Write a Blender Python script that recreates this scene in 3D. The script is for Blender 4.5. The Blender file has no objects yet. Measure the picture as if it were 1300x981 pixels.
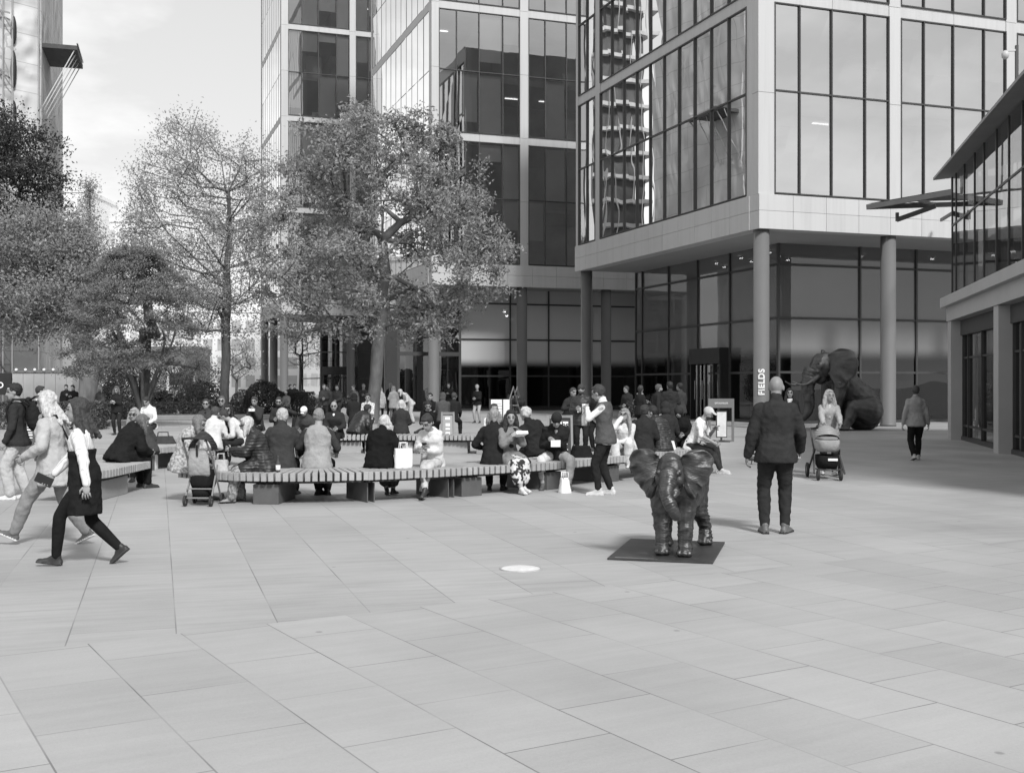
import bpy, bmesh, math, random
from mathutils import Vector, Matrix, noise
D = bpy.data
SC = bpy.context.scene
COL = SC.collection
R = math.radians
rnd = random.Random(7)
V = Vector

# ------------------------------------------------------------------ view geometry
F_PX, H_CAM, Y_HOR = 1450.0, 1.75, 487.0
FH = F_PX * H_CAM
def gy(py):                     # distance of a ground point seen at photo row py
    return FH / (py - Y_HOR)
def at(px, Y, py=None, z=None): # world point at photo column px and depth Y
    x = (px - 650.0) / F_PX * Y
    if py is not None:
        z = H_CAM + (Y_HOR - py) * Y / F_PX
    return V((x, Y, z or 0.0))
def ground(px, py):
    Y = gy(py)
    return V(((px - 650.0) / F_PX * Y, Y, 0))

# ------------------------------------------------------------------ objects
def link(o, parent=None):
    COL.objects.link(o)
    if parent is not None:
        o.parent = parent
    return o
def tag(o, label=None, cat=None, group=None, kind=None):
    for k, v in (('label', label), ('category', cat), ('group', group), ('kind', kind)):
        if v:
            o[k] = v
    return o
def empty(name, loc=(0, 0, 0), rz=0.0, label=None, cat=None, group=None):
    o = D.objects.new(name, None)
    o.location = loc
    o.rotation_euler = (0, 0, rz)
    o.empty_display_size = 0.2
    link(o)
    return tag(o, label, cat, group)
def copy_tree(o, parent=None):
    c = o.copy()
    COL.objects.link(c)
    if parent is not None:
        c.parent = parent
    for ch in list(o.children):
        copy_tree(ch, c)
    return c

class MB:
    """collects shapes into one mesh"""
    def __init__(s):
        s.v = []; s.f = []; s.m = []; s.mat = 0; s.sm = []; s.smooth = False
    def add(s, verts, faces):
        b = len(s.v)
        s.v.extend([tuple(p) for p in verts])
        for f in faces:
            s.f.append([b + i for i in f]); s.m.append(s.mat); s.sm.append(s.smooth)
    def hexa(s, p):             # 8 corners: bottom 4 ccw, top 4 ccw
        s.add(p, [(3, 2, 1, 0), (4, 5, 6, 7), (0, 1, 5, 4), (1, 2, 6, 5), (2, 3, 7, 6), (3, 0, 4, 7)])
    def box(s, x0, x1, y0, y1, z0, z1):
        s.hexa([(x0, y0, z0), (x1, y0, z0), (x1, y1, z0), (x0, y1, z0), (x0, y0, z1), (x1, y0, z1), (x1, y1, z1), (x0, y1, z1)])
    def obox(s, c, ax, ay, az): # centre and three half axes
        c, ax, ay, az = V(c), V(ax), V(ay), V(az)
        s.hexa([c - ax - ay - az, c + ax - ay - az, c + ax + ay - az, c - ax + ay - az,
                c - ax - ay + az, c + ax - ay + az, c + ax + ay + az, c - ax + ay + az])
    def bar(s, p0, p1, w, h=None, up=(0, 0, 1)):
        p0, p1 = V(p0), V(p1)
        h = h or w
        d = p1 - p0
        L = d.length
        if L < 1e-6: return
        d /= L
        u = V(up)
        a = d.cross(u)
        if a.length < 1e-3: a = d.cross(V((1, 0, 0)))
        a.normalize(); b = a.cross(d)
        s.obox((p0 + p1) / 2, a * (w / 2), d * (L / 2), b * (h / 2))
    def tube(s, pts, rads, n=8, cap=True, squash=None):
        pts = [V(p) for p in pts]
        if not hasattr(rads, '__len__'): rads = [rads] * len(pts)
        prev = None; verts = []; faces = []
        for i, p in enumerate(pts):
            if i == 0: t = pts[1] - p
            elif i == len(pts) - 1: t = p - pts[i - 1]
            else: t = (pts[i + 1] - pts[i - 1])
            if t.length < 1e-9: t = V((0, 0, 1))
            t.normalize()
            if prev is None:
                a = t.cross(V((0, 0, 1)))
                if a.length < 0.05: a = t.cross(V((1, 0, 0)))
            else:
                a = prev - t * prev.dot(t)
                if a.length < 1e-4: a = t.cross(V((1, 0, 0)))
            a.normalize(); prev = a
            b = t.cross(a)
            for k in range(n):
                an = 2 * math.pi * k / n
                verts.append(p + (a * math.cos(an) + b * math.sin(an)) * rads[i])
        for i in range(len(pts) - 1):
            for k in range(n):
                k2 = (k + 1) % n
                faces.append((i * n + k, i * n + k2, (i + 1) * n + k2, (i + 1) * n + k))
        if cap:
            faces.append(tuple(range(n - 1, -1, -1)))
            faces.append(tuple((len(pts) - 1) * n + k for k in range(n)))
        o = s.smooth; s.smooth = True
        s.add(verts, faces); s.smooth = o
    def capsule(s, p0, r0, p1, r1, n=12):
        p0, p1 = V(p0), V(p1)
        d = p1 - p0
        L = d.length
        d = d / L if L > 1e-6 else V((0, 0, 1))
        pts = []; rads = []
        for a in (80, 60, 35): pts.append(p0 - d * r0 * math.sin(R(a))); rads.append(r0 * math.cos(R(a)))
        pts.append(p0); rads.append(r0)
        if L > 1e-6: pts.append(p1); rads.append(r1)
        for a in (35, 60, 80): pts.append(p1 + d * r1 * math.sin(R(a))); rads.append(r1 * math.cos(R(a)))
        s.tube(pts, rads, n)
    def ell(s, c, rx, ry, rz, M=None, n=14, m=9):
        c = V(c); verts = []; faces = []
        for i in range(m + 1):
            th = math.pi * (i + 0.0) / m
            for k in range(n):
                ph = 2 * math.pi * k / n
                st = max(math.sin(th), 0.02)
                p = V((rx * st * math.cos(ph), ry * st * math.sin(ph), -rz * math.cos(th)))
                if M is not None: p = M @ p
                verts.append(c + p)
        for i in range(m):
            for k in range(n):
                k2 = (k + 1) % n
                faces.append((i * n + k, i * n + k2, (i + 1) * n + k2, (i + 1) * n + k))
        faces.append(tuple(range(n - 1, -1, -1))); faces.append(tuple(m * n + k for k in range(n)))
        o = s.smooth; s.smooth = True
        s.add(verts, faces); s.smooth = o
    def loft(s, rings, cap=True):
        n = len(rings[0]); verts = [p for r in rings for p in r]; faces = []
        for i in range(len(rings) - 1):
            for k in range(n):
                k2 = (k + 1) % n
                faces.append((i * n + k, i * n + k2, (i + 1) * n + k2, (i + 1) * n + k))
        if cap:
            faces.append(tuple(range(n - 1, -1, -1))); faces.append(tuple((len(rings) - 1) * n + k for k in range(n)))
        o = s.smooth; s.smooth = True
        s.add(verts, faces); s.smooth = o
    def lathe(s, c, prof, n=24):
        c = V(c)
        s.loft([[c + V((r * math.cos(2 * math.pi * k / n), r * math.sin(2 * math.pi * k / n), z)) for k in range(n)] for r, z in prof])
    def prism(s, poly, z0, z1): # ccw polygon in xy
        n = len(poly)
        s.add([(p[0], p[1], z0) for p in poly] + [(p[0], p[1], z1) for p in poly],
              [tuple(range(n - 1, -1, -1)), tuple(range(n, 2 * n))] + [(k, (k + 1) % n, n + (k + 1) % n, n + k) for k in range(n)])
    def mesh(s, name):
        me = D.meshes.new(name)
        me.from_pydata(s.v, [], s.f)
        me.polygons.foreach_set('material_index', s.m)
        me.polygons.foreach_set('use_smooth', s.sm)
        me.update()
        return me
    def build(s, name, mat, parent=None, bevel=0.0):
        me = s.mesh(name)
        for m in (mat if isinstance(mat, (list, tuple)) else [mat]): me.materials.append(m)
        o = D.objects.new(name, me)
        link(o, parent)
        if bevel:
            b = o.modifiers.new('b', 'BEVEL'); b.width = bevel; b.segments = 2; b.limit_method = 'ANGLE'
        return o

class Frame:
    """a vertical wall plane: a along it, d outwards, z up"""
    def __init__(s, O, u, n):
        s.O, s.u, s.n = V(O), V(u), V(n)
    def p(s, a, d, z):
        q = s.O + s.u * a + s.n * d
        return V((q.x, q.y, s.O.z + z))
    def box(s, mb, a0, a1, d0, d1, z0, z1):
        P = s.p
        mb.hexa([P(a0, d1, z0), P(a1, d1, z0), P(a1, d0, z0), P(a0, d0, z0), P(a0, d1, z1), P(a1, d1, z1), P(a1, d0, z1), P(a0, d0, z1)])

# ------------------------------------------------------------------ materials (a black-and-white photograph: greys)
def g4(v): return (v, v, v, 1.0)
class NT:
    def __init__(s, m):
        m.use_nodes = True
        s.t = m.node_tree; s.t.nodes.clear()
    def n(s, typ, **kw):
        nd = s.t.nodes.new(typ)
        for k, v in kw.items():
            if k in nd.inputs: nd.inputs[k].default_value = v
            else: setattr(nd, k, v)
        return nd
    def l(s, a, b): s.t.links.new(a, b)
    def ramp(s, src, stops):
        r = s.n('ShaderNodeValToRGB')
        e = r.color_ramp.elements
        while len(e) < len(stops): e.new(0.5)
        for q, (p, v) in zip(e, stops): q.position = p; q.color = g4(v)
        s.l(src, r.inputs[0]); return r.outputs[0]
MATS = {}
def grey(name, v, rough=0.7, var=0.12, scale=6.0, bump=0.0, bscale=None, metal=0.0, spec=0.4, stretch=None, coat=0.0):
    if name in MATS: return MATS[name]
    m = D.materials.new(name); MATS[name] = m
    t = NT(m)
    out = t.n('ShaderNodeOutputMaterial'); b = t.n('ShaderNodeBsdfPrincipled')
    b.inputs['Roughness'].default_value = rough; b.inputs['Metallic'].default_value = metal
    b.inputs['Specular IOR Level'].default_value = spec
    if coat: b.inputs['Coat Weight'].default_value = coat
    t.l(b.outputs[0], out.inputs[0])
    tc = t.n('ShaderNodeTexCoord'); src = tc.outputs['Object']
    if stretch:
        mp = t.n('ShaderNodeMapping'); mp.inputs['Scale'].default_value = stretch
        t.l(src, mp.inputs[0]); src = mp.outputs[0]
    nz = t.n('ShaderNodeTexNoise', Scale=scale, Detail=6.0, Roughness=0.65); t.l(src, nz.inputs['Vector'])
    c = t.ramp(nz.outputs[0], [(0.25, v * (1 - var)), (0.75, min(v * (1 + var), 0.95))])
    t.l(c, b.inputs['Base Color'])
    if bump:
        n2 = t.n('ShaderNodeTexNoise', Scale=bscale or scale * 3, Detail=4.0); t.l(src, n2.inputs['Vector'])
        bp = t.n('ShaderNodeBump', Strength=bump, Distance=0.02); t.l(n2.outputs[0], bp.inputs['Height']); t.l(bp.outputs[0], b.inputs['Normal'])
    return m
def cloth(v, kind='plain'):
    if v < .16: v = .006 + v * .52
    v = round(v, 3); nm = 'cloth_%s_%d' % (kind, int(v * 1000))
    if nm in MATS: return MATS[nm]
    if kind == 'plain': return grey(nm, v, 0.95, 0.22, 9, 0.55, 22, spec=0.06)
    if kind == 'shiny': return grey(nm, v, 0.45, 0.15, 7, 0.5, 16, spec=0.4)
    m = D.materials.new(nm); MATS[nm] = m; t = NT(m)
    out = t.n('ShaderNodeOutputMaterial'); b = t.n('ShaderNodeBsdfPrincipled', Roughness=0.85); t.l(b.outputs[0], out.inputs[0])
    tc = t.n('ShaderNodeTexCoord')
    if kind == 'stripe':
        w = t.n('ShaderNodeTexWave', Scale=13.0, Distortion=.35, bands_direction='X'); w.inputs['Detail Scale'].default_value = 0.4
        t.l(tc.outputs['Object'], w.inputs['Vector'])
        t.l(t.ramp(w.outputs[0], [(0.0, v * 0.62), (0.10, v * 0.72), (0.18, v)]), b.inputs['Base Color'])
    elif kind == 'floral':
        w = t.n('ShaderNodeTexNoise', Scale=11.0, Detail=2.0); t.l(tc.outputs['Object'], w.inputs['Vector'])
        t.l(t.ramp(w.outputs[0], [(0.46, 0.02), (0.52, v)]), b.inputs['Base Color'])
    elif kind == 'camo':
        w = t.n('ShaderNodeTexNoise', Scale=26.0, Detail=3.0); t.l(tc.outputs['Object'], w.inputs['Vector'])
        t.l(t.ramp(w.outputs[0], [(0.38, v * 0.45), (0.6, v * 1.25)]), b.inputs['Base Color'])
    elif kind == 'quilt':
        w = t.n('ShaderNodeTexWave', Scale=7.0, Distortion=2.4, bands_direction='Z'); t.l(tc.outputs['Object'], w.inputs['Vector'])
        t.l(t.ramp(w.outputs[0], [(0.0, v * 0.85), (0.2, v)]), b.inputs['Base Color'])
        b.inputs['Roughness'].default_value = 0.5
        bp = t.n('ShaderNodeBump', Strength=0.35, Distance=0.02); t.l(w.outputs[0], bp.inputs['Height']); t.l(bp.outputs[0], b.inputs['Normal'])
    return m

def glass_mat(name, tint, refl, rough=0.0, frost=None, wav=0.15):
    """window glass; frost=(z0,z1,grey): a printed frost that fades in with height"""
    if name in MATS: return MATS[name]
    m = D.materials.new(name); MATS[name] = m; t = NT(m)
    out = t.n('ShaderNodeOutputMaterial')
    tr = t.n('ShaderNodeBsdfTransparent'); tr.inputs[0].default_value = g4(tint)
    gl = t.n('ShaderNodeBsdfGlossy', Roughness=rough); gl.inputs[0].default_value = g4(0.92)
    fr = t.n('ShaderNodeFresnel', IOR=1.55)
    ad = t.n('ShaderNodeMath', operation='MULTIPLY_ADD'); ad.inputs[1].default_value = 1.0 - refl; ad.inputs[2].default_value = refl
    ad.use_clamp = True
    t.l(fr.outputs[0], ad.inputs[0])
    geo = t.n('ShaderNodeNewGeometry')
    nz = t.n('ShaderNodeTexNoise', Scale=0.35, Detail=1.0); t.l(geo.outputs['Position'], nz.inputs['Vector'])
    bp = t.n('ShaderNodeBump', Strength=wav, Distance=0.06); t.l(nz.outputs[0], bp.inputs['Height']); t.l(bp.outputs[0], gl.inputs['Normal'])
    mx = t.n('ShaderNodeMixShader'); t.l(ad.outputs[0], mx.inputs[0])
    body = tr.outputs[0]
    if frost:
        z0, z1, v = frost
        df = t.n('ShaderNodeBsdfDiffuse'); df.inputs[0].default_value = g4(v)
        sp = t.n('ShaderNodeSeparateXYZ'); t.l(geo.outputs['Position'], sp.inputs[0])
        mr = t.n('ShaderNodeMapRange', interpolation_type='SMOOTHSTEP'); mr.inputs[1].default_value = z0; mr.inputs[2].default_value = z1
        mr.inputs[4].default_value = 0.94
        t.l(sp.outputs[2], mr.inputs[0])
        m2 = t.n('ShaderNodeMixShader'); t.l(mr.outputs[0], m2.inputs[0]); t.l(body, m2.inputs[1]); t.l(df.outputs[0], m2.inputs[2])
        body = m2.outputs[0]
    t.l(body, mx.inputs[1]); t.l(gl.outputs[0], mx.inputs[2]); t.l(mx.outputs[0], out.inputs[0])
    return m

def leaf_mat(name, v, trans=0.35):
    if name in MATS: return MATS[name]
    m = D.materials.new(name); MATS[name] = m; t = NT(m)
    out = t.n('ShaderNodeOutputMaterial')
    geo = t.n('ShaderNodeNewGeometry')
    c = t.ramp(geo.outputs['Random Per Island'], [(0.0, v * 0.72), (0.6, v), (1.0, v * 1.3)])
    b = t.n('ShaderNodeBsdfPrincipled', Roughness=0.55); t.l(c, b.inputs['Base Color'])
    tl = t.n('ShaderNodeBsdfTranslucent'); t.l(c, tl.inputs[0])
    mx = t.n('ShaderNodeMixShader'); mx.inputs[0].default_value = trans
    t.l(b.outputs[0], mx.inputs[1]); t.l(tl.outputs[0], mx.inputs[2]); t.l(mx.outputs[0], out.inputs[0])
    return m

def paving_mat(name, ang, w, length, v, joint, off=0.5, streak=1.0, jw=0.0055, shift=(0, 0)):
    """stone flags: rows run in direction ang (from +Y, to the left), w wide, length long"""
    m = D.materials.new(name); MATS[name] = m; t = NT(m)
    out = t.n('ShaderNodeOutputMaterial'); b = t.n('ShaderNodeBsdfPrincipled', Roughness=0.62); t.l(b.outputs[0], out.inputs[0])
    b.inputs['Specular IOR Level'].default_value = 0.35
    geo = t.n('ShaderNodeNewGeometry')
    mp = t.n('ShaderNodeMapping', vector_type='POINT')
    mp.inputs['Rotation'].default_value = (0, 0, -R(90 + ang)); mp.inputs['Location'].default_value = (shift[0], shift[1], 0)
    t.l(geo.outputs['Position'], mp.inputs[0])
    br = t.n('ShaderNodeTexBrick', offset=off, offset_frequency=2, squash=1.0)
    br.inputs['Color1'].default_value = g4(0.0); br.inputs['Color2'].default_value = g4(1.0); br.inputs['Mortar'].default_value = g4(0.5)
    br.inputs['Scale'].default_value = 1.0; br.inputs['Mortar Size'].default_value = jw; br.inputs['Mortar Smooth'].default_value = 0.3
    br.inputs['Bias'].default_value = 0.0; br.inputs['Brick Width'].default_value = length; br.inputs['Row Height'].default_value = w
    t.l(mp.outputs[0], br.inputs['Vector'])
    # slow blotches, streaks along the sawn face, fine grain
    n1 = t.n('ShaderNodeTexNoise', Scale=0.55, Detail=5.0, Roughness=0.6); t.l(mp.outputs[0], n1.inputs['Vector'])
    mp2 = t.n('ShaderNodeMapping'); mp2.inputs['Scale'].default_value = (9.0, 0.8, 1.0); t.l(mp.outputs[0], mp2.inputs[0])
    n2 = t.n('ShaderNodeTexNoise', Scale=1.0, Detail=6.0, Roughness=0.7); t.l(mp2.outputs[0], n2.inputs['Vector'])
    n3 = t.n('ShaderNodeTexNoise', Scale=60.0, Detail=3.0, Roughness=0.7); t.l(mp.outputs[0], n3.inputs['Vector'])
    def madd(src, k, add):
        q = t.n('ShaderNodeMath', operation='MULTIPLY_ADD'); t.l(src, q.inputs[0]); q.inputs[1].default_value = k
        if hasattr(add, 'node'): t.l(add, q.inputs[2])
        else: q.inputs[2].default_value = add
        return q.outputs[0]
    s = madd(br.outputs['Color'], 0.11 * v, v * (1.0 - 0.055))
    s = madd(n1.outputs[0], 0.40 * v, madd(s, 1.0, -0.20 * v))
    s = madd(n2.outputs[0], 0.55 * v * streak, madd(s, 1.0, -0.275 * v * streak))
    s = madd(n3.outputs[0], 0.16 * v, madd(s, 1.0, -0.08 * v))
    # old stains, small round gum spots
    n4 = t.n('ShaderNodeTexNoise', Scale=0.23, Detail=3.0); t.l(geo.outputs['Position'], n4.inputs['Vector'])
    st = t.ramp(n4.outputs[0], [(0.52, 1.0), (0.66, 0.86)])
    vo = t.n('ShaderNodeTexVoronoi', Scale=1.15, feature='DISTANCE_TO_EDGE' if False else 'F1'); t.l(geo.outputs['Position'], vo.inputs['Vector'])
    gm = t.ramp(vo.outputs['Distance'], [(0.022, 0.66), (0.034, 1.0)])
    mu = t.n('ShaderNodeMath', operation='MULTIPLY'); t.l(s, mu.inputs[0]); t.l(st, mu.inputs[1])
    mu2 = t.n('ShaderNodeMath', operation='MULTIPLY'); t.l(mu.outputs[0], mu2.inputs[0]); t.l(gm, mu2.inputs[1])
    # joints: strength varies from place to place
    n5 = t.n('ShaderNodeTexNoise', Scale=0.9, Detail=2.0); t.l(mp.outputs[0], n5.inputs['Vector'])
    jv = t.ramp(n5.outputs[0], [(0.40, joint), (0.60, v * 0.84)])
    mix = t.n('ShaderNodeMix', data_type='FLOAT')
    t.l(br.outputs['Fac'], mix.inputs[0]); t.l(mu2.outputs[0], mix.inputs[2]); t.l(jv, mix.inputs[3])
    t.l(mix.outputs[0], b.inputs['Base Color'])
    hb = t.n('ShaderNodeMath', operation='MULTIPLY_ADD'); t.l(br.outputs['Fac'], hb.inputs[0]); hb.inputs[1].default_value = -1.0
    t.l(n3.outputs[0], hb.inputs[2])
    bp = t.n('ShaderNodeBump', Strength=0.25, Distance=0.01); t.l(hb.outputs[0], bp.inputs['Height']); t.l(bp.outputs[0], b.inputs['Normal'])
    return m

def cladding_mat():
    m = D.materials.new('white_cladding'); t = NT(m)
    out = t.n('ShaderNodeOutputMaterial'); b = t.n('ShaderNodeBsdfPrincipled', Roughness=0.5); t.l(b.outputs[0], out.inputs[0])
    geo = t.n('ShaderNodeNewGeometry'); tc = t.n('ShaderNodeTexCoord')
    isl = t.ramp(geo.outputs['Random Per Island'], [(0, .93), (1, 1.0)])
    mp = t.n('ShaderNodeMapping'); mp.inputs['Scale'].default_value = (2.2, 2.2, .10); t.l(tc.outputs['Object'], mp.inputs[0])
    nz = t.n('ShaderNodeTexNoise', Scale=1.6, Detail=6.0, Roughness=.7); t.l(mp.outputs[0], nz.inputs['Vector'])
    st = t.ramp(nz.outputs[0], [(.3, .44), (.55, .49), (.8, .50)])
    mu = t.n('ShaderNodeMath', operation='MULTIPLY'); t.l(isl, mu.inputs[0]); t.l(st, mu.inputs[1]); t.l(mu.outputs[0], b.inputs['Base Color'])
    return m
M_WHITE = cladding_mat()
def island_grey(name, lo, hi, rough=.85, emit=0.0):
    m = D.materials.new(name); t = NT(m)
    out = t.n('ShaderNodeOutputMaterial'); b = t.n('ShaderNodeBsdfPrincipled', Roughness=rough); t.l(b.outputs[0], out.inputs[0])
    geo = t.n('ShaderNodeNewGeometry'); t.l(t.ramp(geo.outputs['Random Per Island'], [(0, lo), (1, hi)]), b.inputs['Base Color'])
    if emit: b.inputs['Emission Color'].default_value = g4(1.0); b.inputs['Emission Strength'].default_value = emit
    return m
M_STEEL = grey('painted_steel', 0.30, 0.45, 0.06, 3)
M_COLUMN = grey('column_paint', 0.135, 0.5, 0.05, 1.5)
M_FRAME = grey('dark_frame', 0.05, 0.45, 0.1, 3)
M_FRAME2 = grey('grey_frame', 0.16, 0.45, 0.1, 3)
M_SOFFIT = grey('soffit_panel', 0.34, 0.7, 0.06, 1)
M_INNER = grey('interior_wall', 0.38, 0.8, 0.25, 0.6)
M_SLAB = grey('floor_slab', 0.30, 0.8, 0.1, 1)
M_BLIND = island_grey('blind_fabric', .42, .80)
M_BLACK = grey('black_paint', 0.02, 0.5, 0.2, 4)
M_STONE = grey('pale_stone', 0.24, 0.7, 0.12, 2, 0.2, 20)
M_DSTONE = grey('dark_stone', 0.13, 0.6, 0.2, 3, 0.2, 20)
M_BARK = grey('bark', 0.10, 0.95, 0.45, 7, 0.8, 20, stretch=(1, 1, 0.3))
M_BARKP = grey('pale_bark', 0.17, 0.95, 0.4, 4, 0.6, 16, stretch=(1, 1, 0.35))
M_SKIN = grey('skin', 0.30, 0.55, 0.08, 14, spec=0.35)
M_PAPER = grey('white_paper', 0.80, 0.8, 0.06, 8, 0.4, 14)
M_RUBBER = grey('rubber', 0.03, 0.7, 0.2, 10)
M_METAL = grey('bare_metal', 0.5, 0.3, 0.1, 5, metal=1.0)
# ------------------------------------------------------------------ camera, sky, sun
cam = D.cameras.new('camera'); co = D.objects.new('camera', cam); COL.objects.link(co)
co.location = (0, 0, H_CAM); co.rotation_euler = (R(90), 0, 0)
cam.sensor_fit = 'HORIZONTAL'; cam.sensor_width = 36.0; cam.lens = 36.0 * F_PX / 1300.0
cam.shift_y = -(490.5 - Y_HOR) / 1300.0
cam.clip_start = 0.1; cam.clip_end = 3000
SC.camera = co
SUN_AZ = R(180 - 22)     # from +Y towards +X
SUN_EL = R(42)
sun = D.lights.new('sun', 'SUN'); so = D.objects.new('sun', sun); COL.objects.link(so)
sun.energy = 1.5; sun.angle = R(10); sun.color = (1, 1, 1)
sd = V((math.sin(SUN_AZ) * math.cos(SUN_EL), math.cos(SUN_AZ) * math.cos(SUN_EL), math.sin(SUN_EL)))
so.rotation_euler = sd.to_track_quat('Z', 'Y').to_euler()
w = D.worlds.new('World'); SC.world = w
t = NT(w)
wo = t.n('ShaderNodeOutputWorld'); bg = t.n('ShaderNodeBackground', Strength=0.079)
sky = t.n('ShaderNodeTexSky', sky_type='NISHITA', sun_disc=False)
sky.sun_elevation = SUN_EL; sky.sun_rotation = SUN_AZ; sky.air_density = 1.0; sky.dust_density = 2.0
bw = t.n('ShaderNodeRGBToBW'); t.l(sky.outputs[0], bw.inputs[0])
tc = t.n('ShaderNodeTexCoord')
mp = t.n('ShaderNodeMapping'); mp.inputs['Scale'].default_value = (1.6, 1.6, 4.2); mp.inputs['Location'].default_value = (0.35, 0.1, 0.52)
t.l(tc.outputs['Generated'], mp.inputs[0])
nz = t.n('ShaderNodeTexNoise', Scale=1.7, Detail=7.0, Roughness=0.55); t.l(mp.outputs[0], nz.inputs['Vector'])
cm = t.ramp(nz.outputs[0], [(0.44, 0.0), (0.60, 1.0)])
# thin white veil over everything, brighter cumulus on top of it
mr = t.n('ShaderNodeMapRange'); mr.inputs[3].default_value = 3.85; mr.inputs[4].default_value = 5.4
t.l(cm, mr.inputs[0])
ad = t.n('ShaderNodeMath', operation='MULTIPLY_ADD'); t.l(bw.outputs[0], ad.inputs[0]); ad.inputs[1].default_value = 0.10; t.l(mr.outputs[0], ad.inputs[2])
el = t.n('ShaderNodeSeparateXYZ'); t.l(tc.outputs['Generated'], el.inputs[0])
zr = t.n('ShaderNodeMapRange'); zr.inputs[1].default_value = 0.12; zr.inputs[2].default_value = 0.9; zr.inputs[3].default_value = 1.0; zr.inputs[4].default_value = 0.55
t.l(el.outputs[2], zr.inputs[0])
mz = t.n('ShaderNodeMath', operation='MULTIPLY'); t.l(ad.outputs[0], mz.inputs[0]); t.l(zr.outputs[0], mz.inputs[1])
t.l(mz.outputs[0], bg.inputs[0]); t.l(bg.outputs[0], wo.inputs[0])
vs = SC.view_settings
SC.display_settings.display_device = 'sRGB'
vs.view_transform = 'Standard'; vs.look = 'None'; vs.gamma = 1.0; vs.exposure = 1.42; vs.use_curve_mapping = False
SC.cycles.max_bounces = 8; SC.cycles.transparent_max_bounces = 24; SC.cycles.caustics_reflective = False; SC.cycles.caustics_refractive = False
SC.cycles.use_denoising = True

# ------------------------------------------------------------------ ground
m = MB(); m.add([(-700, -300, 0), (700, -300, 0), (700, 1400, 0), (-700, 1400, 0)], [(0, 1, 2, 3)])
tag(m.build('ground', paving_mat('long_flags', 17.2, 0.715, 1.9, 0.358, 0.19, streak=1.0, shift=(0, 0.12))), kind='structure')
# nearer strip of squarer flags laid at another angle; its far edge runs (0,830)-(350,796)-(940,725)
a, b_, c_ = ground(-250, 856), ground(350, 796), ground(2300, 640)
m = MB()
e0 = ground(0, 830); e1 = ground(940, 725); dd = (e1 - e0).normalized()
p0 = e0 - dd * 30; p1 = e0 + dd * 60; nn = V((dd.y, -dd.x, 0))
Z4 = V((0, 0, 0.004))
m.add([p0 + nn * 40 + Z4, p1 + nn * 40 + Z4, p1 + Z4, p0 + Z4], [(0, 1, 2, 3)])
nang = math.degrees(math.atan2(dd.y, dd.x))
tag(m.build('pavement', paving_mat('square_flags', nang, 0.62, 0.95, 0.362, 0.18, streak=0.45, shift=(0.1, 0.26))), kind='structure')
# white round plate set in the paving
m = MB(); m.lathe((0, 0, 0), [(0.0, 0.0), (0.185, 0.0), (0.185, 0.006), (0.172, 0.008), (0.0, 0.008)], 32)
o = m.build('ground_plate', grey('plate_enamel', 0.66, 0.6, 0.2, 14)); o.location = ground(661, 722)
m = MB(); m.loft([[V((r_ * math.cos(k * math.pi / 20), r_ * math.sin(k * math.pi / 20), z_)) for k in range(40)] for r_, z_ in ((.186, 0), (.186, .010), (.200, .010), (.200, 0))], cap=False); m.build('rim', grey('plate_rim', .38, .5, .2, 9), o)
tag(o, 'small white round plate set into the grey paving', 'floor plate')

# ------------------------------------------------------------------ office buildings
TH = R(19.5)
VV = V((math.cos(TH), math.sin(TH), 0)); UU = V((-math.sin(TH), math.cos(TH), 0))
G_LIGHT = glass_mat('window_glass', 0.72, 0.34)
G_RIGHT = glass_mat('side_glass', 0.68, 0.26)
G_LOBBY2 = glass_mat('shaded_lobby_glass', 0.22, 0.03, frost=(2.75, 3.45, 0.62))
G_SKY = glass_mat('coated_glass', 0.55, 0.60)
G_LOBBY = glass_mat('lobby_glass', 0.20, 0.02, frost=(2.75, 3.45, 0.15))
G_SHOP = glass_mat('shop_glass', 0.42, 0.10)
FR4 = (0.0, 0.215, 0.49, 0.785, 1.0)

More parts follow.
